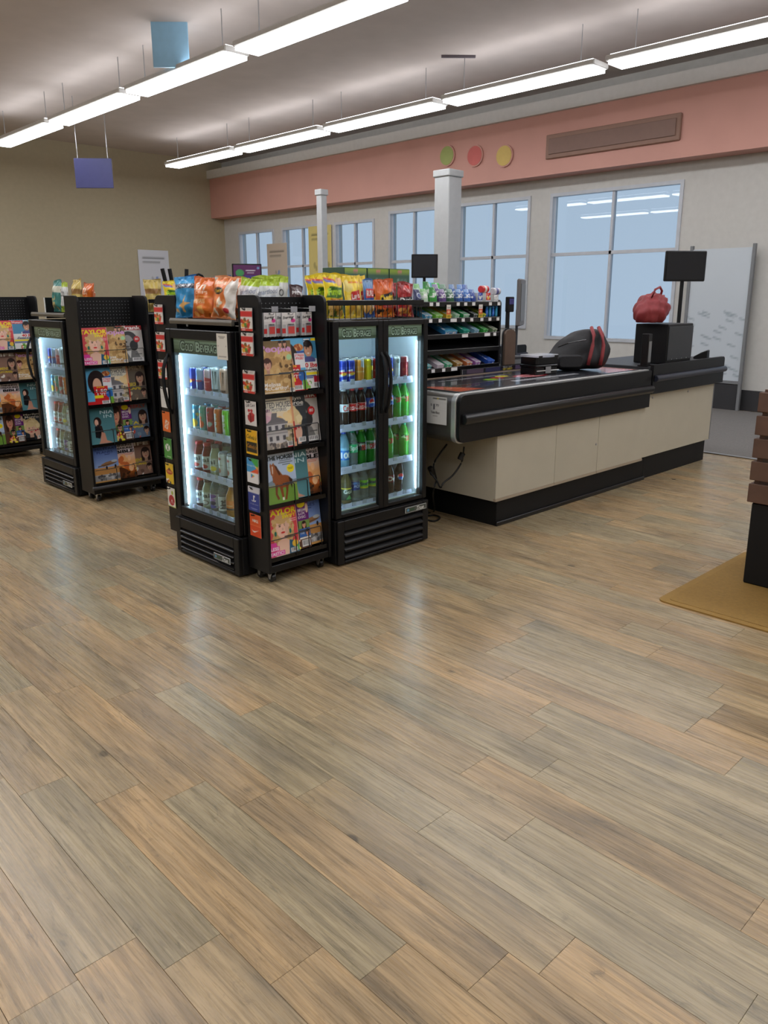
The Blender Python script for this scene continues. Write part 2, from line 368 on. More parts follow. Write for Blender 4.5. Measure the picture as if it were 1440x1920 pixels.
    bp = nd('Bump'); bp.inputs['Strength'].default_value = .12; bp.inputs['Distance'].default_value = .001; L.new(sh, bp.inputs['Height']); L.new(bp.outputs[0], b.inputs['Normal'])
wood_mat()
XF, ZC = 11.0, 4.6
floor = MB().box(-5, -5, -.1, XF, 17, -.0031).ob('floor', 'vinyl_wood', kind='structure', label='grey-tan wood look vinyl plank floor')
PW, PL = .154, .914
plank_me = MB().box(-PW/2+.0005, -PL/2+.0005, -.003, PW/2-.0005, PL/2-.0005, 0).mesh('plank', 'vinyl_wood', .0004)
rs = random.Random(3); planks = []
for k in range(-14, 47):
    x = .511+PW*(k+.5)
    off = {0: 1.57, 1: 2.35, 2: 1.23, 5: .82}.get(k, rs.uniform(0, PL)) % PL
    for j in range(-4, 18):
        y = off+PL*(j+.5)
        if x+PW/2 > 7.66 or y > 15.5 or y < -3: continue
        p = proj((x, y, 0)); vis = p[2] > .4 and -200 < p[0] < 1640 and 560 < p[1] < 2150
        planks.append((0 if vis else 1, math.hypot(x, y), x, y, rs.random()))
planks.sort()
rv, rf, rr_ = [], [], []
for i, (nv, d, x, y, r) in enumerate(planks):
    if i < 300: ob('plank', plank_me, floor, loc=(x, y, 0))['rnd'] = r
    else:
        n = len(rv); rv += [(x+sx*(PW/2-.0005), y+sy*(PL/2-.0005), z) for z in (-.003, 0) for sy in (-1, 1) for sx in (-1, 1)]
        rf += [tuple(q+n for q in t) for t in ((4, 5, 7, 6), (0, 1, 5, 4), (2, 6, 7, 3), (0, 4, 6, 2), (1, 3, 7, 5))]; rr_ += [r]*8
me = bpy.data.meshes.new('plank_field'); me.from_pydata(rv, [], rf); a = me.attributes.new('rnd', 'FLOAT', 'POINT'); a.data.foreach_set('value', rr_)
me.materials.append(MATS['vinyl_wood']); me.update(); ob('plank_field', me, floor, kind='stuff')
M('carpet_grey', (112, 108, 104), .95, 0, 0, .18, 90, .6)
c = thing('entrance_carpet', 'ribbed grey entrance carpet in front of the windows', 'carpet', (7.68, 4, 0))
MB((7.68, 4, 0)).box(7.70, -4.9, 0, 10.9, 11.5, .006).ob('pile', 'carpet_grey', c)
MB((7.68, 4, 0)).box(7.66, -4.9, 0, 7.70, 11.5, .008).ob('edge_strip', 'zinc', c, .002)

M('wall_paint', (196, 194, 188), .8); M('added_uplight_glow', (248, 250, 255), .5, 0, LAMP*.3); M('ceiling_tile', (190, 180, 174), .9, 0, 0, .05, 3); M('coral_paint', (200, 150, 137), .75, 0, 0, .04, 2)
M('cornice_white', (206, 204, 200), .7); M('window_frame', (188, 192, 198), .4); M('base_dark', (46, 46, 48), .6)
MB().box(-5, -5, ZC, XF+.4, 17, ZC+.1).ob('ceiling', 'ceiling_tile', kind='structure')
MB().box(-5.1, -5, -.1, -5, 17, ZC).ob('wall_back', 'wall_paint', kind='structure')
MB().box(-5, -5.1, -.1, XF, -5, ZC).ob('wall_right', 'wall_paint', kind='structure')
M('wall_tan', (176, 166, 140), .8)
MB().box(-5, 17, -.1, XF, 17.1, ZC).ob('wall_left', 'wall_tan', kind='structure')
WIN = [(2.2, 3.9, .30, 3.1), (5.42, 7.62, .85, 3.1), (8.0, 9.55, 1.0, 3.1), (10.0, 11.3, 1.0, 3.1), (11.7, 12.9, .3, 3.0), (13.3, 14.7, .3, 3.0), (15.0, 16.4, 1.0, 3.0)]
wf = MB(); y = -5
for (a, b_, z0, z1) in WIN:
    wf.box(XF, y, -.1, XF+.2, a, ZC); wf.box(XF, a, -.1, XF+.2, b_, z0); wf.box(XF, a, z1, XF+.2, b_, ZC); y = b_
wf.box(XF, y, -.1, XF+.2, 17, ZC); wf.ob('wall_front', 'wall_paint', kind='structure')
for i, (a, b_, z0, z1) in enumerate(WIN):
    w = MB(); t = .05
    w.box(XF-.02, a, z0, XF+.1, a+t, z1); w.box(XF-.02, b_-t, z0, XF+.1, b_, z1); w.box(XF-.02, a+t, z0, XF+.1, b_-t, z0+t); w.box(XF-.02, a+t, z1-t, XF+.1, b_-t, z1)
    wo = w.ob('window_%d' % (i+1), 'window_frame', kind='structure')
    npan = 2; pw = (b_-a-2*t)/npan
    for k in range(npan):
        MB().box(XF+.05, a+t+k*pw+.02, z0+t, XF+.056, a+t+(k+1)*pw-.02, z1-t).ob('pane', 'window_glass', wo)
    for k in range(1, npan): MB().box(XF+.01, a+t+k*pw-.02, z0+t, XF+.08, a+t+k*pw+.02, z1-t).ob('mullion', 'window_frame', wo)
    MB().box(XF+.01, a+t, 2.15, XF+.08, b_-t, 2.2).ob('transom', 'window_frame', wo)
MB().box(XF-.02, -5, 0, XF-.001, 5.40, .28).ob('baseboard_front', 'base_dark', kind='structure')
# coral fascia band with the emblem and the plaque, cornice above it
fa = MB().box(XF-.35, -5, 3.33, XF-.001, 17, 4.2).ob('trim_1', 'coral_paint', kind='structure', label='coral pink fascia band above the windows')
MB().box(XF-.42, -5, 4.2, XF-.001, 17, 4.38).ob('trim_2', 'cornice_white', kind='structure', label='pale cornice strip above the coral band')
for col, px_ in (((150, 160, 84), 838), ((196, 92, 84), 890), ((200, 170, 84), 945)):
    p = on_x(px_, 292, XF-.38); nm = {838: 'green', 890: 'red', 945: 'yellow'}[px_]
    e = thing('emblem_disc', nm+' round emblem disc on the coral fascia band', 'emblem', (XF-.352, p.y, p.z))
    for nm2, r, x0, x1, mm in (('rim', .17, -.03, 0, 'coral_paint'), ('face', .15, -.036, -.03, M('emblem_'+nm, col, .5))):
        MB().prism([(r*math.cos(2*PI*k/20), r*math.sin(2*PI*k/20)) for k in range(20)], 'x', x0, x1).ob(nm2, mm if isinstance(mm, str) else mm.name, e)
pa, pb = on_x(1025, 270, XF-.37), on_x(1275, 262, XF-.37)
pl = thing('fascia_plaque', 'long brown sign plaque on the coral fascia band', 'sign', (XF-.352, (pa.y+pb.y)/2, 3.55))
M('plaque_brown', (140, 108, 92), .6); hw = abs(pa.y-pb.y)/2
MB().box(-.04, -hw, 0, 0, hw, .34).ob('board', 'plaque_brown', pl, .01); MB().box(-.055, -hw+.06, .06, -.04, hw-.06, .28).ob('raised_panel', M('plaque_inset', (126, 98, 86), .6).name, pl, .005)
# linear ceiling lights, four rows
hm = MB().box(-.16, -1.18, -.5, .16, 1.18, -.44).mesh('housing', 'cornice_white', .01); lm = MB().box(-.15, -1.14, -.535, .15, 1.14, -.501).mesh('lens', 'lamp_lens'); um = MB().box(-.12, -1.14, -.439, .12, 1.14, -.425).mesh('added_uplight', 'added_uplight_glow'); rm = MB().tube([(0, 0, -.44), (0, 0, 0)], .006, 6).mesh('hanger', 'zinc')  # the glowing top face is added to the fixtures to brighten the ceiling
for X, lab in ((-1.8, 'white linear ceiling light over the open shop floor'), (1.8, 'white linear ceiling light over the ends of the checkout lanes'), (5.4, 'white linear ceiling light above the checkout counters'), (8.7, 'white linear ceiling light close to the coral fascia')):
    for j in range(8):
        t = thing('ceiling_light', lab, 'light', (X, -3.4+j*2.5, ZC), 0, 'linear ceiling lights, row at %.1f' % X)
        ob('housing', hm, t); ob('lens', lm, t); ob('added_uplight', um, t); [ob('hanger', rm, t, loc=(0, yy, 0)) for yy in (-.9, .9)]
# ------------------------------------------------------------------ lit beverage coolers
def header_art(nx, qr=False):  # background colours lightened to stand in for the LED backlight
    o = [('g', 0, 0, 1, 1, (130, 138, 122), (206, 214, 200)), ('r', 0, .0, 1, .26, (112, 118, 102)), ('r', 0, .55, 1, .6, (186, 194, 182)), ('r', 0, .8, 1, .84, (222, 228, 218))]
    for ox, oy in ((-1, 0), (1, 0), (0, -1), (0, 1), (1, -1), (-1, 1), (1, 1), (-1, -1), (0, 0)):
        c = (246, 250, 246) if ox == oy == 0 else (22, 26, 22)
        for t, cx, w, hh, cy in (('C', .17, .08, .66, .5), ('OLD', .295, .15, .5, .42), ('B', .455, .08, .66, .5), ('EVERAGES', .68, .36, .5, .42)):
            o.append(('t', t, cx+ox*.008, cy+oy*.05, w, hh, c, .03))
    return canvas(nx, 32, (130, 138, 122), o)
def make_cooler(label, loc, rz, w, dep, H, doors, zs, bt, gz, hz, name='beverage_cooler', proud=.015):
    R = thing(name, label, 'cooler', loc, rz); T = .035
    k = MB(); k.box(0, .03, bt, T, dep, H-.0).box(w-T, .03, bt, w, dep, H).box(T, dep-.03, bt, w-T, dep, H).box(T, .03, H-.05, w-T, dep-.03, H).box(T, .03, bt-.01, w-T, dep-.03, bt+.02)
    k.ob('cabinet', 'black_metal', R, .003)
    k = MB(); k.box(T, .06, bt+.021, T+.008, dep-.031, H-.051).box(w-T-.008, .06, bt+.021, w-T, dep-.031, H-.051).box(T+.008, dep-.04, bt+.021, w-T-.008, dep-.031, H-.051).box(T+.008, .06, H-.06, w-T-.008, dep-.04, H-.051).box(T+.008, .06, bt+.021, w-T-.008, dep-.04, bt+.028)
    k.ob('white_liner', 'cooler_white', R)
    # louvred base
    B = MB().box(0, -proud+.025, .012, w, dep, bt-.012).ob('base', 'black_matt', R, .004)
    fr = MB(); fr.box(0, -proud, .012, .05, -proud+.025, bt-.012).box(w-.05, -proud, .012, w, -proud+.025, bt-.012).box(.05, -proud, bt-.075, w-.05, -proud+.025, bt-.012).box(.05, -proud, .012, w-.05, -proud+.025, .03)
    fr.ob('base_frame', 'black_metal', R, .004)
    n = 4; h = (bt-.075-.03)/n
    for i in range(n):
        z = .03+i*h; MB().prism([(-proud-.004, z+h*.45), (-proud-.004, z+h*.25), (-proud+.024, z+.002), (-proud+.024, z+h*.95)], 'x', .05, w-.05).ob('louvre', 'louvre_black', B)
    for x in (.04, w-.07): MB().box(x, .03, 0, x+.03, .06, .012).ob('foot', 'rubber_black', R)
    # badge
    bx = w-.215 if doors == 2 else w-.245
    bw = .185 if doors == 2 else .165
    A = canvas(46, 10, (70, 78, 74), [('r', 0, 0, 1, .1, (190, 195, 195)), ('r', 0, .9, 1, 1, (190, 195, 195)), ('r', 0, 0, .02, 1, (190, 195, 195)), ('r', .98, 0, 1, 1, (190, 195, 195)), ('e', .13, .5, .05, .25, (90, 150, 190)), ('r', .22, .3, .42, .7, (50, 78, 60)), ('t', 'True', .7, .5, .34, .62, (225, 228, 228), .02, 0, .3), ('r', .5, .16, .92, .22, (225, 228, 228))])
    ob('badge', sheet('badge%d' % doors, A, bw, .034, 'printed_gloss', .004), R, loc=(bx+bw/2, -proud-.0085, bt-.062 if doors == 2 else .065), label='silver name badge with script lettering', rot=(0, 0, 0))
    # doors
    step = (w-.004)/doors
    for d in range(doors):
        x0, x1 = .002+d*step, .002+(d+1)*step-.003; fw = .042 if doors == 2 else .05; wl = fw; wr = fw-.006
        f = MB(); f.box(x0, 0, bt, x0+wl, .028, H).box(x1-wr, 0, bt, x1, .028, H).box(x0+wl, 0, gz[1], x1-wr, .028, H).box(x0+wl, 0, bt, x1-wr, .028, gz[0])
        D = f.ob('door', 'black_metal', R, .004)
        MB().box(x0+wl, .012, gz[0], x1-wr, .016, gz[1]).ob('glass_pane', 'clear_glass', D)
        nx = 116 if doors == 2 else 150
        hh = gz[1]-hz
        ob('header_sign', sheet('header%d' % doors, header_art(nx), x1-x0-wl-wr-.002, hh-.002, 'printed_gloss', .004), D, loc=((x0+wl+x1-wr)/2, .020, hz+.001), label='grey-green header panel reading COLD BEVERAGES')
        hx = x0+.018 if d == doors-1 else x1-.018
        pts = [(hx, .002, gz[0]+.555), (hx, -.022, gz[0]+.60), (hx, -.04, gz[0]+.70), (hx, -.042, gz[0]+.75), (hx, -.036, gz[0]+.82), (hx, -.02, gz[0]+.87), (hx, .002, gz[0]+.90)]
        MB().tube(pts, .0105, 8).ob('handle', 'black_matt', D, smooth=True)
    for x in ((T+.014, w-T-.014) if doors == 1 else (T+.014, w/2, w-T-.014)):
        MB().box(x-.003, .05 if x != w/2 else .045, bt+.06, x+.003, .056 if x != w/2 else .05, gz[1]-.1).ob('led_strip', 'led_white', R) if x != w/2 else MB().box(x-.02, .035, bt+.02, x+.02, .05, H-.05).ob('centre_post', 'black_metal', R)
    MB().box(T+.04, .05, hz+.02, w-T-.04, .056, hz+.028).ob('led_strip', 'led_white', R)
    for i, z in enumerate(zs):
        sh = MB()
        sh.box(T+.012, .095, z-.016, w-T-.012, .105, z-.01).box(T+.012, dep-.06, z-.016, w-T-.012, dep-.05, z-.01)
        nb = int((w-2*T-.03)/.022)
        for q in range(nb): xq = T+.016+q*.022; sh.box(xq, .095, z-.01, xq+.008, dep-.05, z-.006)
        s_ = sh.ob('wire_shelf', 'cooler_white', R)
        MB().prism([(.066, z-.024), (.08, z-.03), (.083, z+.012), (.074, z+.012)], 'x', T+.03, w-T-.03).ob('price_strip', 'strip_white', s_)
        for q in range(int((w-.14)/.085)): MB().box(T+.06+q*.085, .0625, z-.004, T+.09+q*.085, .0655, z+.02).ob('glide_tab', 'clear_plastic', s_)
    return R
C1O = (2.275, 4.186, 0); C2O = (2.772, 3.28, 0)
Z1 = (.99, .757, .507, .285); Z2 = (1.04, .795, .548, .325)
cool1 = make_cooler('single-door black beverage cooler between two gift card strips, with a taped notice', C1O, -PI/2, .676, .47, 1.345, 1, Z1, .24, (.30, 1.292), 1.21)
cool2 = make_cooler('two-door black beverage cooler beside the magazine rack, under the wire chip basket', C2O, 0, .756, .5, 1.392, 2, Z2, .285, (.31, 1.362), 1.292)
# small taped notice on the single door: the square code is left out
A = canvas(20, 40, (226, 222, 212), [('r', .2, .86, .8, .88, (120, 116, 110)), ('r', .3, .81, .7, .83, (120, 116, 110)), ('r', .15, .12, .85, .14, (120, 116, 110)), ('r', .1, .52, .2, .53, (120, 116, 110)), ('r', .8, .52, .9, .53, (120, 116, 110))])
p1, p2 = on_x(405, 641, 2.27), on_x(426, 680, 2.27)
ob('paper_notice', sheet('notice', A, .1, .135, 'printed_paper', .0008), None, 'small cream paper notice taped to the single cooler door', 'notice', loc=(2.2735, p1.y-.05, p2.z+.012), rot=(0, 0, -PI/2))

# ------------------------------------------------------------------ magazine racks with gift card strips
def peg_dots(o, x0, x1, z0, z1, y, st=.025, axis='y'):
    k = MB(o); r = .0028
    nx, nz = int((x1-x0)/st), int((z1-z0)/st)
    for i in range(nx):
        for j in range(nz):
            x, z = x0+(i+.5)*st, z0+(j+.5)*st
            pts = [(x+r*math.cos(q*PI/3), z+r*math.sin(q*PI/3)) for q in range(6)]
            k.add([(px_, y, pz) if axis == 'y' else (y, px_, pz) for px_, pz in pts], [tuple(range(6))])
    return k
M('painted_hole_light', (150, 155, 160), .6)  # pale disc colour stands in for light showing through the peg holes
MAGW, MAGH = .206, .272
def make_rack(label, X0, X1, Yf, Yb, tiers=(), wires=3, top=1.53):
    """open front faces towards Yf; Yb is the back"""
    s = 1 if Yb > Yf else -1
    o = ((X0+X1)/2, (Yf+Yb)/2, 0); R = thing('magazine_rack', label, 'rack', o)
    prof = rrect(min(Yf, Yb), .065, max(Yf, Yb), top, .045, 6, '0001' if s > 0 else '0010')
    for a, b_ in ((X0, X0+.018), (X1-.018, X1)): MB(o).prism(prof, 'x', a, b_).ob('side_panel', 'black_metal', R, .002)
    bk = MB(o).box(X0+.018, Yb-s*.012 if s > 0 else Yb, .08, X1-.018, Yb if s > 0 else Yb+.012, top-.01).ob('back_panel', 'black_metal', R)
    peg_dots(o, X0+.03, X1-.03, 1.2, top-.03, Yb-s*.013).ob('peg_holes', 'painted_hole_light', bk, kind='stuff')
    MB(o).box(X0+.018, min(Yf, Yb)+.005, .065, X1-.018, max(Yf, Yb)-.013, .105).ob('base', 'black_metal', R, .003)
    if wires == 0: MB(o).box(X0+.018, Yf-.01 if s < 0 else Yf, .105, X1-.018, Yf if s < 0 else Yf+.01, top-.12).ob('front_panel', 'black_metal', R)
    for cx in (X0+.05, X1-.05):
        for cy in (Yf+s*.05, Yb-s*.04):
            ct = MB(o).prism([(cy-.022, .064), (cy+.022, .064), (cy+.006, .018), (cy-.006, .018)], 'x', cx-.016, cx-.013).prism([(cy-.022, .064), (cy+.022, .064), (cy+.006, .018), (cy-.006, .018)], 'x', cx+.013, cx+.016).ob('caster', 'zinc', R)
            MB(o).prism([(cy+.024*math.cos(q*PI/8), .0245+.024*math.sin(q*PI/8)) for q in range(16)], 'x', cx-.011, cx+.011).ob('wheel', 'rubber_black', ct)
    for zt in tiers:
        tr = MB(o)
        tr.prism([(Yf+s*.012, zt-.012), (Yf+s*.012, zt+.012), (Yf+s*.016, zt+.012), (Yf+s*.016, zt-.008), (Yb-s*.02, zt+.03), (Yb-s*.02, zt+.026)], 'x', X0+.02, X1-.02)
        t_ = tr.ob('tier_shelf', 'black_gloss', R)
        for q in range(wires):
            xw = X0+.03+q*(X1-X0-.237)/2; yw = Yf+s*(.006+.014*q); zz = zt-.005+.003*q
            xe = xw+.165
            xe = min(xe, X1-.03)
            MB(o).tube([(xw, yw+s*.008, zz+.115), (xw+.006, yw+s*.008, zz+.115), (xe-.006, yw+s*.008, zz+.115), (xe, yw+s*.008, zz+.108), (xe, yw, zz), (xe, yw+s*.03, zz)], .0028, 6).ob('wire_holder', 'black_wire', t_)
    return R
TIERS = (.135, .432, .73, 1.022)
rackA = make_rack('black wheeled rack of magazines at the corner between the two lit coolers', 2.314, 2.752, 3.302, 3.492, TIERS)
rackB = make_rack('black end rack with a gift card strip, on the handle side of the single-door cooler', 2.36, 2.752, 4.447, 4.20, (), 0)

# magazines
def mag(key, A, label, loc, lean=-.12, rz=0, group=None):
    R = ob('magazine', sheet('mag_'+key, A, MAGW, MAGH, 'printed_gloss', 0, bulge=.003), None, label, 'magazine', group, None, loc, (lean, 0, rz))
    ob('pages', cached('mag_pages', lambda: MB().box(-MAGW/2, .0012, 0.001, MAGW/2-.001, .0075, MAGH-.001).mesh('pages', 'pages')), R); return R
R_, WH, BK, YL = (205, 38, 42), (240, 240, 238), (25, 25, 28), (245, 225, 40)
NX, NY = 74, 98
ART = {}
ART['fur'] = canvas(NX, NY, (196, 158, 102), [('g', 0, .8, 1, 1, (140, 112, 70), (110, 90, 58)), ('n', 0, .05, 1, .8, [(206, 168, 110), (188, 150, 95), (214, 180, 124), (176, 138, 86)], 90, .11), ('n', .6, .3, 1, .75, [(120, 88, 52), (96, 72, 44)], 10, .06), ('t', 'People', .5, .83, .96, .17, (216, 160, 214), .03), ('f', .66, .93, .05, .05, (215, 165, 140), (40, 32, 30), 0), ('f', .8, .93, .05, .05, (210, 160, 135), (35, 28, 28), 1), ('f', .22, .55, .1, .1, (222, 170, 150), (70, 36, 32), 0), ('e', .9, .68, .085, .055, (170, 215, 160)), ('t', 'Melissa', .3, .185, .5, .075, WH, .02), ('t', 'McCarthy!', .4, .105, .76, .085, WH, .02), ('r', .05, .03, .8, .045, (230, 222, 210)), ('b', .82, .02, .98, .1)])
ART['stress'] = canvas(NX, NY, (98, 178, 222), [('r', 0, .75, 1, .98, (98, 178, 222)), ('e', .82, .83, .16, .07, (196, 120, 60)), ('n', .7, .8, .95, .88, [(160, 80, 40), (220, 170, 110)], 12, .05), ('r', .65, .72, 1, .76, (40, 80, 160)), ('e', .45, .6, .33, .33, (42, 28, 30)), ('e', .45, .52, .16, .2, (220, 175, 150)), ('r', .66, .44, 1, .72, (226, 232, 238)), ('t', 'STRESS', .83, .68, .3, .045, R_, .02), ('t', 'FREE!', .83, .62, .26, .045, R_, .02), ('r', .3, .1, .82, .5, R_), ('t', 'yoga', .55, .47, .3, .05, YL, .02), ('t', '1-50', .58, .38, .4, .08, WH, .03), ('t', 'LY!', .55, .28, .28, .08, WH, .03), ('e', .86, .28, .13, .1, (50, 110, 190)), ('r', .68, .3, .82, .31, WH), ('r', .3, .18, .62, .26, YL), ('r', 0, 0, 1, .1, (205, 40, 44)), ('r', .85, .02, 1, .2, (120, 180, 60)), ('b', .55, .02, .85, .11)])
ART['woman'] = canvas(NX, NY, (72, 140, 180), [('r', .08, .86, .58, .97, R_), ('t', "Woman's", .33, .915, .46, .085, WH, .02), ('r', .6, .95, .8, .97, WH), ('r', .6, .91, .76, .93, WH), ('r', .84, .93, 1, .98, YL), ('f', .72, .76, .13, .14, (212, 160, 130), (38, 30, 30), 0, (235, 230, 225)), ('r', .46, .5, .98, .58, (225, 222, 222)), ('e', .72, .55, .22, .08, (80, 84, 140)), ('r', .0, .0, .98, .52, (228, 228, 226)), ('t', '40 lbs', .72, .46, .52, .09, R_, .03), ('t', 'Total Day', .62, .37, .7, .08, (50, 60, 100), 0, 0, .3), ('r', .1, .27, 1, .32, YL), ('r', .1, .23, .9, .26, (60, 80, 140)), ('r', .1, .2, .8, .22, (60, 80, 140)), ('n', .38, .03, .7, .18, [(90, 165, 70), (220, 60, 50), (235, 230, 220), (140, 190, 80)], 40, .05), ('r', .82, .12, 1, .24, (180, 40, 60)), ('b', .8, .02, .98, .11)])
ART['houses'] = canvas(NX, NY, (236, 232, 214), [('g', 0, 0, 1, .72, (198, 180, 160), (236, 220, 190)), ('n', 0, .3, .35, .7, [(222, 178, 196), (226, 190, 200), (232, 205, 205)], 26, .12), ('n', .5, .5, 1, .72, [(240, 214, 160), (238, 200, 140)], 16, .12), ('r', .1, .93, .8, .945, (80, 80, 90)), ('t', 'HAUNTED HOUSES', .37, .85, 1.15, .105, (52, 58, 72)), ('t', 'SCARY MYSTERIES', .38, .755, .78, .065, (64, 66, 80)), ('p', [(.3, .7), (.46, .7), (.44, .62), (.62, .58), (.75, .5), (.1, .5), (.26, .58)], (112, 110, 114)), ('r', .1, .12, .74, .5, (196, 194, 196)), ('r', .08, .48, .77, .52, (120, 118, 122)), ('r', .1, .3, .74, .32, (150, 148, 150))]+[('r', x, z, x+.09, z+.09, (84, 84, 92)) for x in (.16, .36, .57) for z in (.37, .17)]+[('n', .7, .1, 1, .42, [(150, 140, 110), (110, 100, 86), (180, 168, 130)], 22, .06), ('n', 0, 0, 1, .1, [(130, 122, 116), (90, 84, 84), (160, 150, 140)], 40, .06), ('r', .93, 0, 1, 1, (222, 160, 120)), ('r', .95, .1, 1, .5, (190, 60, 50)), ('b', .7, .03, .9, .13), ('r', .7, .015, .9, .035, R_)])
ART['blonde'] = canvas(NX, NY, (44, 50, 56), [('g', 0, .5, 1, 1, (58, 64, 70), (36, 42, 48)), ('t', 'Marilyn', .5, .91, .72, .085, WH, .025), ('t', 'Monroe', .56, .83, .74, .085, WH, .025), ('r', .5, .765, .92, .78, (190, 190, 190)), ('e', .42, .5, .4, .27, (222, 200, 150)), ('n', .05, .4, .8, .74, [(236, 218, 172), (208, 182, 130), (226, 206, 158)], 26, .1), ('f', .4, .4, .2, .2, (232, 190, 168), (222, 200, 150), 0, (190, 30, 50)), ('e', .68, .26, .12, .16, (228, 186, 166)), ('r', .62, .02, .74, .24, (226, 182, 162)), ('e', .6, .33, .03, .03, (205, 30, 60)), ('e', .7, .36, .03, .03, (205, 30, 60)), ('r', 0, 0, .5, .1, (30, 28, 30)), ('b', .66, .05, .9, .15)])
ART['frank'] = canvas(NX, NY, (196, 192, 188), [('r', 0, .87, 1, 1, (158, 44, 46)), ('t', 'Frank', .6, .935, .72, .1, WH, .025), ('e', .45, .58, .34, .26, (52, 52, 54)), ('e', .4, .52, .22, .22, (150, 148, 146)), ('e', .62, .45, .16, .14, (48, 48, 50)), ('e', .33, .55, .05, .02, (40, 40, 40)), ('e', .36, .42, .08, .03, (90, 88, 88)), ('p', [(.05, 0), (.9, 0), (.72, .3), (.4, .34), (.1, .3)], (112, 112, 112)), ('p', [(.3, .3), (.5, .32), (.44, .1)], (215, 215, 214)), ('e', .76, .62, .12, .085, (205, 44, 48)), ('t', '80', .76, .625, .13, .06, WH, .02), ('r', .64, .2, .9, .22, (80, 80, 80)), ('b', .5, .02, .95, .12)])
ART['horses'] = canvas(NX, NY, (176, 200, 228), [('g', 0, .45, 1, 1, (176, 196, 224), (196, 214, 236)), ('r', 0, .0, 1, .36, (116, 158, 66)), ('g', 0, .33, 1, .42, (150, 160, 90), (168, 178, 140)), ('p', [(0, .42), (.3, .5), (.6, .42), (1, .44), (1, .38), (0, .38)], (130, 146, 160)), ('r', 0, .86, .09, .97, (205, 60, 50)), ('t', 'E', .05, .91, .06, .07, WH, .02), ('t', 'THE HORSES', .53, .905, .84, .085, (30, 40, 44), .045), ('r', .5, .83, .88, .845, (110, 120, 130)), ('r', .46, .79, .92, .805, (110, 120, 130)), ('r', .58, .75, .84, .765, (110, 120, 130)), ('e', .83, .66, .12, .08, YL), ('r', .74, .67, .92, .68, (130, 130, 30)), ('r', .76, .645, .9, .655, (130, 130, 30)),
    ('e', .55, .43, .27, .125, (150, 84, 46)), ('p', [(.24, .44), (.23, .7), (.37, .75), (.56, .55), (.5, .36)], (150, 84, 46)), ('p', [(.19, .76), (.21, .82), (.25, .78), (.31, .82), (.35, .74), (.31, .6), (.26, .54), (.2, .6)], (164, 96, 56)), ('p', [(.32, .79), (.4, .74), (.5, .57), (.44, .56), (.37, .69)], (84, 48, 30)), ('p', [(.25, .76), (.28, .75), (.27, .62), (.25, .6)], (232, 220, 205)), ('p', [(.3, .38), (.38, .4), (.34, .2), (.4, .1), (.34, .08), (.28, .2)], (120, 64, 36)), ('p', [(.42, .36), (.52, .36), (.54, .1), (.48, .1)], (140, 76, 42)), ('p', [(.62, .4), (.74, .42), (.68, .22), (.62, .06), (.56, .06), (.62, .24)], (128, 70, 38)), ('p', [(.74, .5), (.86, .44), (.82, .26), (.76, .4)], (62, 38, 28)), ('r', .48, .06, .54, .12, (232, 225, 215)), ('b', .0, .03, .06, .13)])
ART['teal'] = canvas(NX, NY, (84, 138, 148), [('g', 0, 0, 1, 1, (92, 148, 158), (70, 116, 124)), ('t', 'NIA', .72, .87, .5, .09, (215, 240, 245)), ('t', 'IN', .74, .755, .3, .085, (200, 232, 238)), ('e', .34, .62, .14, .13, (48, 34, 32)), ('e', .3, .6, .07, .09, (226, 180, 158)), ('p', [(.3, .55), (.48, .5), (.52, .3), (.4, .24), (.3, .3)], (48, 34, 32)), ('p', [(.22, .5), (.36, .52), (.44, .3), (.36, .16), (.2, .2)], (28, 28, 32)), ('p', [(.36, .1), (.44, .34), (.56, .3), (.6, .1), (.82, .02), (.3, .02)], (206, 150, 128))])
ART['sunset'] = canvas(NX, NY, (236, 228, 236), [('g', 0, .3, 1, .8, (240, 150, 60), (230, 226, 240)), ('g', 0, 0, 1, .3, (80, 46, 28), (226, 120, 40)), ('t', 'THINKING', .55, .94, .72, .06, (30, 30, 36), .03), ('t', 'TREASURES', .55, .86, .8, .06, (30, 30, 36), .03), ('t', 'BIBLE', .62, .765, .72, .09, (24, 24, 30), .05), ('r', .3, .69, .95, .7, (200, 90, 60)), ('r', .4, .66, .9, .67, (200, 90, 60)), ('e', .92, .3, .14, .1, (255, 226, 90)), ('n', 0, .25, 1, .6, [(240, 180, 120), (206, 110, 60), (250, 200, 150)], 22, .12), ('p', [(0, .02), (.7, .02), (.66, .22), (.4, .34), (0, .3)], (92, 52, 30)), ('n', 0, 0, 1, .16, [(60, 40, 26), (110, 66, 38)], 20, .07)])
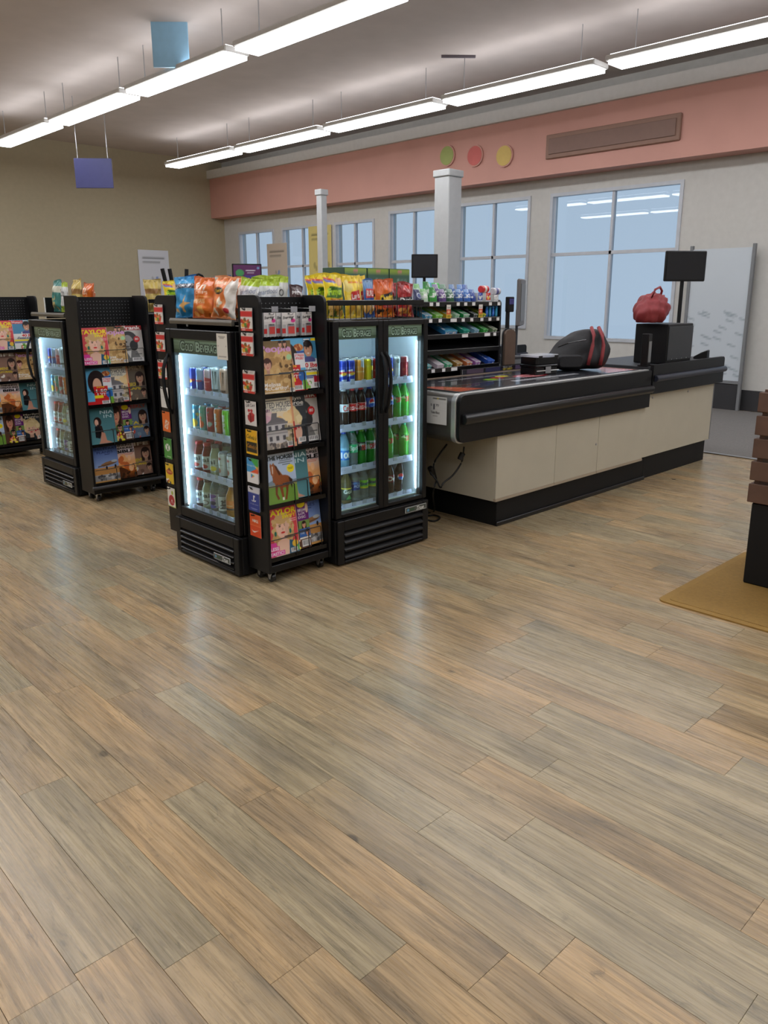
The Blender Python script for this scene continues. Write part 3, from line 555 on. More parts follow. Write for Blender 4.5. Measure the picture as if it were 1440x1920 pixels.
ART['taylor'] = canvas(NX, NY, (212, 76, 82), [('f', .5, .58, .22, .22, (236, 192, 170), (206, 168, 112), 1, (206, 44, 44)), ('n', .2, .3, .32, .75, [(214, 178, 122), (196, 156, 100)], 22, .06), ('n', .7, .3, .84, .75, [(214, 178, 122), (196, 156, 100)], 22, .06), ('r', .28, .72, .72, .78, (206, 168, 112)), ('p', [(.2, 0), (.3, .3), (.5, .36), (.68, .3), (.7, 0)], (236, 194, 172)), ('p', [(.64, 0), (.68, .3), (1, .22), (1, 0)], (44, 96, 130)), ('e', .86, .2, .1, .07, (238, 196, 70)), ('e', .94, .1, .06, .06, (90, 170, 90)), ('e', .26, .47, .035, .05, (30, 110, 96)), ('e', .74, .47, .035, .05, (30, 110, 96)), ('t', 'TAYLOR', .5, .885, .98, .12, YL, .04), ('t', 'SWIFT', .74, .78, .44, .07, YL, .04), ('r', 0, .13, .34, .22, (228, 70, 160)), ('r', 0, .03, .5, .12, (228, 70, 160)), ('t', 'LESS', .19, .175, .26, .065, WH, .03), ('t', 'TASTIC!', .25, .075, .44, .065, WH, .03), ('r', .0, .22, .26, .3, (228, 70, 160)), ('r', .74, .7, .96, .71, WH), ('r', .74, .66, .96, .67, WH), ('b', .7, .03, .93, .12), ('r', 0, 0, 1, .012, WH), ('r', .985, 0, 1, 1, WH)])
ART['tabloid'] = canvas(NX, NY, (96, 66, 52), [('f', .38, .72, .14, .2, (212, 150, 122), (58, 38, 32), 1), ('r', .6, .58, 1, 1, (108, 46, 120)), ('e', .76, .92, .14, .07, YL), ('t', 'BREAK', .78, .8, .3, .06, WH, .02), ('t', 'LUX', .76, .73, .22, .05, WH, .02), ('t', 'DISC', .76, .655, .26, .055, WH, .02), ('e', .94, .82, .05, .1, (230, 200, 180)), ('e', .48, .37, .16, .11, (96, 130, 70)), ('f', .48, .37, .08, .08, (216, 160, 130), (40, 30, 30), 0), ('r', .62, .42, 1, .58, (120, 150, 80)), ('f', .8, .49, .06, .06, (216, 160, 130), (50, 36, 30), 1), ('r', .62, .24, 1, .41, (60, 110, 190)), ('f', .9, .32, .06, .06, (216, 160, 130), (40, 30, 30), 0), ('t', 'THE', .72, .32, .14, .04, WH), ('n', .3, .02, .62, .25, [(190, 40, 44), (230, 180, 150), (60, 40, 36), (235, 225, 60)], 30, .06), ('r', .62, .2, 1, .235, WH), ('b', .68, .04, .96, .18)])
ART['planes'] = canvas(NX, NY, (120, 150, 206), [('g', 0, .2, 1, 1, (170, 196, 232), (74, 100, 170)), ('t', 'MILITARY', .6, .935, .86, .07, (44, 54, 96)), ('t', 'PLANES', .52, .84, .6, .065, (44, 54, 96)), ('r', .5, .77, .7, .785, (60, 72, 120)), ('r', 0, .22, 1, .42, (196, 144, 84)), ('p', [(.3, .5), (.5, .56), (.9, .6), (.96, .54), (.8, .49), (.6, .46), (.4, .44)], (150, 110, 74)), ('p', [(.2, .47), (.9, .53), (.9, .51), (.2, .44)], (96, 72, 54)), ('e', .84, .57, .12, .035, (180, 190, 200)), ('e', .52, .4, .035, .05, (40, 34, 32)), ('e', .86, .42, .035, .05, (40, 34, 32)), ('r', 0, .05, 1, .21, (150, 150, 152)), ('n', .2, .07, 1, .2, [(110, 110, 112), (190, 190, 192), (80, 80, 84)], 26, .06), ('r', 0, 0, 1, .05, (200, 150, 84))])
TITLE = {'fur': 'gossip magazine with lilac title over golden fur, top tier', 'stress': 'blue and red food magazine with stress free headline, top tier', 'woman': 'blue magazine with smiling man in white coat, top tier',
         'houses': 'pale magazine with old grey mansion drawing on cover', 'blonde': 'dark magazine with blonde woman holding hand to chin', 'frank': 'grey portrait magazine with a dark red title band',
         'horses': 'magazine with brown horse galloping on green grass', 'teal': 'teal magazine with woman in black seated', 'sunset': 'magazine with orange sunset landscape and black title',
         'taylor': 'magazine with yellow title and blonde fringe on red', 'tabloid': 'brown gossip magazine with purple box and small photos', 'planes': 'magazine with brown propeller aircraft on desert sand'}
ORDER = [('taylor', 'tabloid', 'planes'), ('horses', 'teal', 'sunset'), ('houses', 'blonde', 'frank'), ('fur', 'stress', 'woman')]
def fill_rack(X0, Yf, dx, suffix='', tiers=TIERS, order=ORDER):
    for zt, row in zip(tiers, order):
        for q, kx in enumerate(row):
            mag(kx, ART[kx], TITLE[kx]+suffix, (X0+.125+q*dx, Yf+.021+.014*q, zt+.008+.004*q), lean=-.13)
fill_rack(2.314, 3.302, .0945)

# gift cards
def card_art(kind):
    n, m = 26, 34
    if kind == 'produce': return canvas(n, m, (232, 228, 222), [('r', 0, .9, 1, 1, (225, 220, 214)), ('e', .38, .94, .1, .045, BK), ('r', .1, .93, .25, .95, (150, 140, 135)), ('r', .6, .93, .9, .95, (150, 140, 135)), ('r', 0, .63, 1, .86, (214, 52, 50)), ('n', .08, .2, .75, .52, [(90, 150, 60), (225, 130, 40), (200, 50, 40), (235, 180, 60), (130, 100, 60)], 26, .11), ('e', .7, .3, .1, .07, (205, 60, 55)), ('r', 0, 0, 1, .12, (212, 60, 50)), ('r', .1, .04, .4, .08, WH)])
    if kind == 'giftbox': return canvas(n, 44, (228, 224, 222), [('e', .4, .95, .12, .03, BK), ('t', 'Gift Card', .5, .82, .76, .12, (50, 46, 48), 0, .12, .3), ('p', [(.22, .42), (.5, .52), (.82, .44), (.78, .22), (.46, .12), (.26, .24)], (176, 40, 48)), ('p', [(.16, .46), (.46, .38), (.86, .46), (.6, .56)], (200, 60, 64)), ('r', .44, .14, .54, .5, (120, 24, 30)), ('e', .36, .6, .1, .06, (206, 50, 56)), ('e', .58, .61, .1, .06, (190, 40, 46)), ('e', .24, .46, .1, .05, WH)])
    if kind == 'outfit': return canvas(n, 44, (240, 186, 30), [('e', .4, .95, .12, .03, BK), ('t', "Cabela's", .5, .72, .84, .16, BK, .0, -.1, .35), ('r', .06, .1, .94, .52, (34, 36, 30)), ('t', "Cabela's", .5, .34, .84, .16, (236, 150, 30), .01, -.1, .35)])
    if kind == 'play': return canvas(n, 44, (236, 236, 238), [('r', 0, .45, 1, 1, (70, 160, 220)), ('p', [(.3, 1), (1, 1), (1, .62)], (70, 175, 80)), ('p', [(1, .7), (1, .45), (.3, .45)], (235, 90, 50)), ('p', [(1, .72), (.66, .74), (1, .58)], (245, 190, 60)), ('t', 'Google Play', .45, .72, .8, .08, WH, .01), ('e', .35, .94, .12, .03, BK), ('p', [(.35, .4), (.35, .22), (.5, .31)], (60, 150, 220)), ('p', [(.35, .4), (.5, .31), (.68, .32)], (60, 170, 90)), ('p', [(.35, .22), (.5, .31), (.62, .28)], (235, 80, 60)), ('p', [(.5, .34), (.5, .28), (.68, .31)], (245, 190, 50))])
    if kind == 'console': return canvas(n, 44, (42, 62, 150), [('r', 0, .78, 1, 1, (220, 220, 226)), ('e', .35, .93, .12, .03, BK), ('p', [(.46, .68), (.46, .42), (.54, .45), (.54, .62), (.62, .6), (.6, .68)], WH), ('p', [(.34, .48), (.46, .44), (.46, .4), (.3, .45)], WH), ('p', [(.54, .46), (.7, .5), (.68, .45), (.54, .41)], WH), ('t', 'PlayStation', .54, .31, .7, .05, WH), ('r', .2, .12, .8, .14, (190, 195, 225)), ('r', .3, .08, .7, .1, (190, 195, 225))])
    if kind == 'sport': return canvas(n, 44, (232, 92, 36), [('e', .35, .93, .14, .03, BK), ('t', 'NIKE', .5, .7, .5, .12, (244, 235, 228), .05), ('r', 0, .48, 1, .5, (244, 130, 80)), ('r', 0, 0, 1, .48, (226, 76, 30)), ('p', [(.16, .3), (.24, .2), (.4, .18), (.84, .34), (.44, .24), (.26, .24)], WH)])
    if kind == 'depot': return canvas(n, 38, (232, 112, 42), [('e', .3, .93, .12, .04, BK), ('p', [(.22, .2), (.62, .12), (.84, .5), (.44, .6)], (240, 225, 215)), ('t', 'HOME', .53, .42, .44, .1, (232, 112, 42), .03, .5), ('t', 'DEPOT', .55, .27, .44, .1, (232, 112, 42), .03, .5)])
    if kind == 'gamer': return canvas(n, 38, (70, 150, 62), [('e', .35, .93, .12, .04, BK), ('e', .5, .56, .3, .18, WH), ('p', [(.34, .42), (.4, .4), (.68, .7), (.62, .72)], (60, 130, 55)), ('p', [(.66, .42), (.6, .4), (.34, .68), (.38, .72)], (60, 130, 55)), ('r', .35, .1, .85, .13, (220, 235, 215))])
    if kind == 'steak': return canvas(n, 38, (232, 196, 40), [('e', .35, .93, .12, .04, BK), ('e', .5, .58, .4, .12, (180, 50, 40)), ('t', 'TEXAS', .5, .59, .6, .1, (245, 225, 120), .02), ('p', [(.3, .68), (.5, .8), (.7, .68)], (70, 40, 30)), ('n', 0, 0, .6, .2, [(60, 40, 32), (190, 50, 40), (240, 230, 220)], 14, .1)])
    if kind == 'apple': return canvas(n, 38, (234, 232, 224), [('e', .35, .94, .1, .03, BK), ('r', .94, 0, 1, 1, (170, 190, 60)), ('r', 0, 0, 1, .04, (170, 190, 60)), ('e', .5, .36, .36, .26, (184, 36, 44)), ('e', .62, .74, .12, .1, (170, 190, 60)), ('t', "Applebee's", .6, .24, .6, .07, WH, .01), ('p', [(.42, .3), (.52, .42), (.62, .3)], WH)])
    return canvas(n, 38, (224, 224, 222), [('r', .1, .5, .8, .52, (196, 196, 194))])
GC = [('produce', 449, 577, 475, 615), ('produce', 452, 623, 479, 674), ('produce', 455, 693, 482, 731), ('giftbox', 459, 750, 485, 799), ('outfit', 463, 804, 488, 852), ('play', 466, 857, 490, 906), ('console', 468, 910, 491, 957), ('sport', 470, 961, 494, 1009)]
GL = [('produce', 1), ('produce', 1), ('produce', 1), ('plain', 0), ('depot', 0), ('gamer', 1), ('steak', 1), ('apple', 0)]
GLAB = {'produce': 'red and white vegetable gift card', 'giftbox': 'white gift card with red ribbon gift box', 'outfit': 'yellow gift card with black script panel', 'play': 'gift card in blue, green and orange with a coloured triangle',
        'console': 'blue gift card with white game symbol', 'sport': 'orange gift card with white tick mark', 'plain': 'blank white card behind the cooler door handle', 'depot': 'orange gift card with white slanted square', 'gamer': 'green gift card with white cross in a circle', 'steak': 'yellow gift card with red oval badge', 'apple': 'white gift card with a red apple'}
def hang_card(kind, X, y0, y1, z0, z1, suffix, n, rackpart, group):
    w, h = abs(y0-y1), z1-z0
    for q in range(n):
        ob('gift_card', sheet('gc_%s_%.3f' % (kind, h), card_art(kind) if 'gc_%s_%.3f' % (kind, h) not in MESH else np.zeros((2, 2, 3)), w, h, 'printed_card', .0008), None,
           (GLAB[kind]+suffix).replace(',  on', ', on'), 'gift card', group, None, (X-.007-.004*(n-1-q), (y0+y1)/2-.003*(n-1-q) if n > 1 else (y0+y1)/2, z0-.002*(n-1-q)), (0, 0, -PI/2+.02*(q-1)))
    o = rackpart.location
    MB(o).tube([(X+.001, (y0+y1)/2+.01, z1-.008), (X-.022, (y0+y1)/2+.01, z1-.006), (X-.026, (y0+y1)/2+.01, z1+.002)], .0028, 6).ob('peg', 'black_wire', rackpart)
zr = []
for i, (kd, xa, ya, xb, yb) in enumerate(GC):
    a, b_ = on_x(xa, ya, 2.312), on_x(xb, yb, 2.312); h = (.098, .125, .098, .128, .128, .128, .128, .126)[i]
    if kd == 'produce': h = .112
    zt = a.z; zr.append((zt, h))
    hang_card(kd, 2.314, 3.457, 3.352, zt-h, zt, ', ' + ('topmost', 'second', 'third', '', '', '', '', '')[i]*(kd == 'produce') + ' on the magazine rack strip', (2, 3, 3, 1, 2, 3, 3, 1)[i], rackA, 'produce gift cards by the magazine rack' if kd == 'produce' else ('%s gift cards in a stack' % GLAB[kd].split()[0]))
ZL = [1.476, 1.315, 1.150, .985, .836, .669, .510, .352]
for i, (kd, n) in enumerate(GL):
    h = .112 if kd == 'produce' else .126
    hang_card(kd, 2.36, 4.44, 4.342, ZL[i]-h, ZL[i], ', ' + ('topmost', 'second', 'third', '', '', '', '', '')[i]*(kd == 'produce') + ' on the door handle side strip' if kd != 'plain' else '', n+1, rackB, 'produce gift cards by the handle side' if kd == 'produce' else ('%s gift cards in a stack by the handle side' % GLAB[kd].split()[0]))

# battery packs on scanner hooks
BAT = canvas(30, 44, (214, 212, 212), [('r', 0, .62, 1, 1, (232, 230, 230)), ('t', 'Energizer', .48, .78, .8, .14, (24, 24, 26), .02, .08, .3), ('e', .8, .66, .16, .08, (226, 60, 150)), ('e', .72, .72, .05, .04, BK), ('r', .06, .0, .94, .5, (176, 176, 180)), ('r', .36, .1, .9, .52, (150, 150, 155)), ('r', .45, .12, .9, .42, (206, 70, 66)), ('r', 0, .14, .26, .34, (196, 44, 44)), ('t', 'MAX', .66, .5, .4, .06, BK, .02), ('r', .3, 0, .34, .5, (230, 230, 232)), ('e', .5, .95, .08, .03, (90, 90, 92))])
for i, (hx, hy, n) in enumerate(((515, 579, 1), (551, 579, 2), (585, 578, 2))):
    p = on_y(hx, hy, 3.335)
    hk = MB(rackA.location).tube([(p.x, 3.479, p.z+.0), (p.x, 3.34, p.z)], .0022, 6).tube([(p.x, 3.479, p.z-.03), (p.x, 3.35, p.z-.03), (p.x, 3.343, p.z-.022)], .0022, 6).ob('scanner_hook', 'zinc', rackA)
    MB(rackA.location).box(p.x-.02, 3.332, p.z-.016, p.x+.02, 3.336, p.z+.012).ob('tag_plate', 'clear_plastic', hk)
    for q in range(n):
        ob('battery_pack', sheet('battery', BAT, .082, .122, 'printed_gloss', .012, (170, 170, 172)), None, 'silver battery pack, %s, on the scanner hook %s' % (('in front', 'behind')[q] if n > 1 else 'alone', ('beside the gift card strip', 'between the two others', 'beside the two-door cooler')[i]), 'battery pack', 'battery packs above the magazines', None, (p.x+(.003, -.012)[q], 3.385+.03*q, p.z-.142), (0, 0, (.1, -.12, .2)[i]))
# ------------------------------------------------------------------ snack bags
def bag(key, label, loc, rz=0.0, lean=-.08, roll=0.0, w=.165, h=.235, t=.085, group=None):
    return ob('snack_bag', bag_mesh('bag_'+key, BAGS[key], w, h, t, len(key)*7+ord(key[0])), None, label, 'snack bag', group, None, loc, Euler((lean, roll, rz), 'XYZ'))
BN, BM = 50, 70
def seal(c): return [('r', 0, .955, 1, 1, c), ('r', 0, 0, 1, .04, c)]
BAGS = {
 'corners': canvas(BN, BM, (52, 148, 206), [('r', 0, .68, 1, .8, (36, 46, 66)), ('t', 'popCORNERS', .5, .74, .9, .085, WH, .02, .1), ('p', [(.3, .28), (.52, .34), (.66, .56), (.6, .36), (.84, .34), (.62, .26), (.5, .12), (.46, .24)], (226, 176, 104)), ('n', .1, .1, .9, .24, [(236, 190, 124), (66, 162, 216)], 10, .07), ('g', 0, .8, 1, 1, (70, 166, 220), (40, 130, 190))]+seal((46, 136, 196))),
 'sun': canvas(BN, BM, (222, 116, 40), [('g', 0, .3, 1, 1, (226, 120, 44), (214, 104, 34)), ('t', 'Sun', .38, .76, .6, .2, (250, 236, 220), .02, 0, .3), ('t', 'CHIPS', .5, .61, .5, .07, (250, 236, 220), .01), ('r', .12, .5, .86, .52, (240, 170, 90)), ('r', .1, .36, .7, .46, (236, 150, 64)), ('t', 'HARVEST', .42, .43, .56, .05, WH), ('t', 'CHEDDAR', .42, .37, .56, .05, WH), ('n', .0, .04, 1, .24, [(232, 160, 70), (240, 180, 92), (196, 92, 30)], 16, .1), ('r', .93, 0, 1, 1, (190, 84, 30))]+seal((206, 98, 34))),
 'puffs': canvas(BN, BM, (228, 128, 62), [('r', .66, .0, 1, 1, (226, 220, 212)), ('p', [(.6, 0), (.72, .4), (.62, .7), (.8, 1), (.5, 1), (.5, 0)], (228, 128, 62)), ('t', 'SIMPLY', .4, .83, .6, .09, (246, 226, 204), .01), ('e', .36, .64, .26, .08, (40, 34, 30)), ('t', 'Cheetos', .36, .645, .44, .09, (240, 200, 70), .03, .1), ('n', .1, .08, .8, .46, [(240, 232, 214), (236, 214, 180), (232, 150, 90)], 20, .08), ('e', .74, .2, .1, .06, (200, 50, 60))]+seal((222, 150, 100))),
 'limewhite': canvas(BN, BM, (222, 224, 226), [('r', 0, .8, 1, 1, (168, 196, 40)), ('r', 0, 0, 1, .12, (160, 190, 40)), ('t', 'Smartfood', .5, .66, .86, .12, (120, 130, 160), 0, .12, .3), ('t', 'Popcorn', .5, .52, .7, .08, (130, 140, 165), 0, .12, .3), ('e', .28, .42, .14, .09, (236, 236, 236)), ('e', .28, .42, .1, .06, (196, 70, 70)), ('e', .7, .24, .14, .09, (60, 70, 110)), ('n', .3, .14, .95, .34, [(200, 204, 210), (240, 240, 240), (190, 40, 70)], 12, .07)]+seal((172, 200, 50))),
 'limewhiteb': canvas(BN, BM, (206, 208, 206), [('r', 0, .84, 1, 1, (176, 200, 60)), ('t', 'SKINNY', .4, .7, .6, .08, (190, 192, 190), .02), ('e', .4, .6, .12, .08, (70, 72, 74)), ('e', .4, .6, .08, .055, (206, 208, 206)), ('e', .66, .6, .12, .08, (70, 72, 74)), ('e', .66, .6, .08, .055, (206, 208, 206)), ('r', 0, 0, 1, .2, (176, 200, 60))]+seal((180, 204, 70))),
 'fun': canvas(BN, BM, (238, 214, 30), [('p', [(0, .9), (.5, .86), (.55, .8), (.1, .82)], (206, 70, 60)), ('p', [(0, .86), (.5, .82), (.55, .77), (.1, .79)], (120, 120, 190)), ('e', .74, .82, .2, .1, (228, 180, 120)), ('p', [(.06, .46), (.2, .7), (.96, .68), (.98, .5), (.6, .44)], (60, 110, 30)), ('t', 'Funyuns', .54, .57, .84, .2, (180, 220, 50), .05, .05), ('r', .2, .38, .96, .44, (226, 160, 30)), ('t', 'ONION FLAVORED RINGS', .56, .41, .7, .035, (120, 40, 30)), ('e', .55, .18, .42, .18, (70, 90, 30)), ('n', .2, .06, .9, .3, [(224, 180, 90), (206, 156, 66), (236, 200, 120)], 26, .08)]+seal((236, 214, 50))),
 'lays': canvas(BN, BM, (240, 206, 46), [('e', .5, .5, .42, .3, (246, 218, 84)), ('e', .16, .74, .18, .14, (240, 220, 130)), ('r', .25, .8, .8, .84, (232, 140, 50)), ('p', [(.2, .36), (.26, .6), (.76, .64), (.8, .42), (.5, .34)], (200, 40, 40)), ('t', "Lay's", .5, .49, .44, .17, WH, .03, .1), ('t', 'CLASSIC', .55, .3, .4, .05, (200, 50, 40)), ('n', .2, .05, .95, .26, [(246, 226, 130), (236, 200, 90), (226, 180, 70)], 22, .1), ('e', .93, .82, .07, .06, (225, 175, 40))]+seal((238, 206, 60))),
 'ruffles': canvas(BN, BM, (44, 88, 164), [('g', 0, .6, 1, 1, (60, 110, 180), (150, 180, 210)), ('p', [(.1, .5), (.14, .74), (.9, .74), (.94, .52)], (200, 44, 48)), ('t', 'RUFFLES', .52, .62, .72, .15, WH, .04), ('r', 0, .18, 1, .42, (226, 224, 218)), ('n', 0, .15, 1, .36, [(236, 186, 96), (226, 170, 80)], 14, .1)]+seal((70, 110, 170))),
 'cheetos': canvas(BN, BM, (226, 112, 34), [('g', 0, .5, 1, 1, (228, 116, 36), (200, 84, 30)), ('p', [(.1, .3), (.2, .58), (.6, .62), (.96, .7), (.98, .46), (.5, .32)], BK), ('t', 'Cheetos', .56, .5, .82, .24, (242, 206, 50), .05, .18), ('r', .3, .24, .9, .32, (190, 40, 40)), ('t', 'CRUNCHY', .6, .28, .5, .05, WH), ('n', .1, .04, .9, .2, [(240, 150, 50), (222, 110, 30), (40, 30, 28)], 14, .08)]+seal((206, 96, 36))),
 'doritos': canvas(BN, BM, (176, 34, 38), [('g', 0, .55, 1, 1, (170, 34, 38), (140, 26, 30)), ('p', [(.2, .72), (.6, .98), (.9, .78), (.5, .84)], (206, 60, 56)), ('p', [(.0, .34), (.0, .54), (1, .6), (1, .4)], (30, 26, 28)), ('t', 'Doritos', .52, .47, .9, .17, WH, .04, .06), ('p', [(.3, .1), (.5, .32), (.7, .1)], (232, 160, 60)), ('n', .1, .04, .9, .24, [(230, 150, 50), (206, 60, 40), (240, 180, 90)], 10, .08), ('t', 'NACHO CHEESE', .5, .33, .5, .05, (240, 200, 80))]+seal((150, 30, 34))),
 'flamin': canvas(BN, BM, (60, 28, 30), [('g', 0, 0, 1, .5, (210, 50, 30), (50, 26, 28)), ('t', 'PRETZELS', .5, .7, .8, .12, WH, .03), ('n', .1, .1, .9, .4, [(200, 120, 50), (226, 150, 70)], 18, .08), ('e', .5, .5, .3, .06, (200, 60, 40))]+seal((80, 34, 36))),
}
CH = 1.402
# end shelf over the single cooler
o = (2.44, 3.85, 1.385)
es = thing('end_shelf', 'black pegboard shelf with metal lip above the single-door cooler, full of chip bags', 'shelf', o)
MB(o).box(2.315, 3.525, 1.385, 2.70, 4.165, 1.395).ob('deck', 'black_metal', es)
MB(o).prism([(2.295, 1.372), (2.315, 1.372), (2.315, 1.4), (2.3, 1.404), (2.292, 1.39)], 'y', 3.525, 4.165).ob('metal_lip', M('lip_pewter', (120, 116, 108), .35, .5).name, es, .002)
bk = MB(o).box(2.70, 3.525, 1.352, 2.715, 4.195, 1.51).ob('back_panel', 'black_metal', es)
MB(o).box(2.42, 4.175, 1.352, 2.70, 4.185, 1.515).ob('side_pegboard', 'black_metal', es)
MB(o).box(2.416, 4.172, 1.352, 2.42, 4.19, 1.515).ob('white_edge', 'paper_white', es)
peg_dots(o, 3.535, 4.19, 1.36, 1.51, 2.6995, .03, 'x').ob('peg_holes', 'painted_hole_light', bk, kind='stuff')
for yy in (3.55, 4.12): MB(o).prism([(2.33, 1.385), (2.69, 1.385), (2.69, 1.352)], 'y', yy, yy+.006).ob('bracket', 'zinc', es)
MB(o).box(2.76, 3.80, 1.352, 3.55, 4.42, 1.40).ob('rear_deck', 'black_metal', es)
for yy in (3.85, 4.38): MB(o).box(2.80, yy, .001, 2.83, yy+.03, 1.352).ob('upright', 'black_metal', es)
for yy in (3.85, 4.38): MB(o).box(3.45, yy, .001, 3.48, yy+.03, 1.352).ob('upright', 'black_metal', es)
e_lab = ' on the shelf above the single-door cooler'
e_s = ', above the single-door cooler'
for key, px_, X, h, lab, rz, rl in (('corners', 350, 2.38, .235, 'leaning blue bag of popped corn chips', .18, -.1), ('sun', 383, 2.365, .225, 'orange bag of whole grain chips with script title', .0, .03), ('puffs', 419, 2.375, .225, 'orange and white bag of puffed snacks', -.05, .1), ('limewhite', 462, 2.45, .215, 'white bag with lime ends', -.1, .12)):
    p = on_x(px_, 597, X); bag(key, lab+e_s, (X, p.y, CH+.002), -PI/2+rz+.25, -.13, rl*.6, h=h, w={'corners': .15, 'limewhite': .15}.get(key, .185), t=.08 if key != 'limewhite' else .05)
for key, px_, X, lab, rz in (('corners', 417, 2.57, 'back row blue popped corn bag', .1), ('puffs', 450, 2.575, 'back row orange and white puffs bag', 0)):
    p = on_x(px_, 590, X); bag(key, lab+e_s, (X, p.y, CH+.001), -PI/2+rz, -.05, .03, h=.255, w=.15, t=.06)
# wire basket on the two-door cooler
o = (3.13, 3.5, 1.393)
bs = thing('wire_basket', 'black wire chip basket standing on top of the two-door cooler', 'basket', o)
MB(o).box(2.76, 3.306, 1.474, 3.512, 3.311, 1.503).ob('front_rail', 'black_gloss', bs, .002)
k = MB(o)
for q in range(19): k_ = MB(o).tube([(2.77+q*.0405, 3.316, 1.40), (2.77+q*.0405, 3.316, 1.475)], .0022, 6).ob('wire', 'black_wire', bs)
k.tube([(2.765, 3.316, 1.398), (3.508, 3.316, 1.398), (3.508, 3.74, 1.398), (2.765, 3.74, 1.398), (2.765, 3.316, 1.398)], .003, 6)
k.ob('bottom_frame', 'black_wire', bs)
for xx in (2.765, 3.508):
    MB(o).tube([(xx, 3.316, 1.495), (xx, 3.74, 1.495)], .003, 6).ob('side_rail', 'black_wire', bs)
    for q in range(9): MB(o).tube([(xx, 3.34+q*.05, 1.398), (xx, 3.34+q*.05, 1.495)], .002, 6).ob('wire', 'black_wire', bs)
MB(o).tube([(2.765, 3.74, 1.398), (2.765, 3.74, 1.495), (3.508, 3.74, 1.495), (3.508, 3.74, 1.398)], .003, 6).ob('back_frame', 'black_wire', bs)
BR = [('fun', 627, 3.36, 'yellow bag of onion rings with green title at the front of the basket', .24, .0, .03), ('lays', 665, 3.362, 'yellow bag of potato chips with red logo at the front of the basket', .235, .05, -.03),
      ('ruffles', 693.5, 3.372, 'blue ridged chips bag squeezed between yellow and orange bags', .215, 0, 0), ('cheetos', 722, 3.362, 'orange bag of cheese curls with black and yellow logo', .215, -.08, .0), ('doritos', 760, 3.365, 'red bag of nacho chips at the right front corner of the basket', .2, .1, .06)]
for key, px_, Y, lab, h, rz, rl in BR:
    p = on_y(px_, 597, Y); bag(key, lab, (min(p.x, 3.42), Y, 1.405), rz, -.08, rl, h=h, w={'ruffles': .082, 'doritos': .15}.get(key, .143), t=.055 if key != 'ruffles' else .045)
B2 = [('fun', 575, 3.46, .235, 'yellow bag of onion rings standing behind the rack corner'), ('lays', 676, 3.45, .245, 'yellow potato chips bag in the second basket row, rising above its twin'), ('doritos', 730, 3.45, .21, 'red bag of nacho chips behind the orange cheese curls'), ('cheetos', 700, 3.55, .22, 'orange cheese curl bag in the second basket row'), ('flamin', 780, 3.60, .19, 'dark pretzel bag behind the red nacho bag in the basket'), ('fun', 600, 3.55, .24, 'yellow onion ring bag in the last basket row')]
for key, px_, Y, h, lab in B2:
    p = on_y(px_, 590, Y); bag(key, lab, (min(3.415, max(2.87, p.x)), Y, 1.405), random.uniform(-.2, .2), -.06, random.uniform(-.08, .08), h=h, t=.06, w=.16)
B3 = [('limewhite', 2.555, 3.565, .225, 'white bag with lime top behind the battery packs'), ('limewhiteb', 2.64, 3.59, .23, 'pale grey bag with two dark rings behind the magazine rack'), ('limewhiteb', 2.645, 3.715, .275, 'tall lime topped bag rising behind the white bags')]
for key, px_, Y, h, lab in B3:
    bag(key, lab, (px_, Y, CH+.002), -.5, -.08, random.uniform(-.05, .05), h=h, t=.045, w=.12)
for i, (px_, X, Y) in enumerate(((318, 2.9, 4.36), (334, 3.1, 4.34), (346, 3.3, 4.3))):
    bag('flamin', 'dark and red pretzel bag on the rear deck beyond the single-door cooler', (X, Y-.03, 1.409), .3, -.1, .05*i, h=.19, group='pretzel bags on the rear deck')
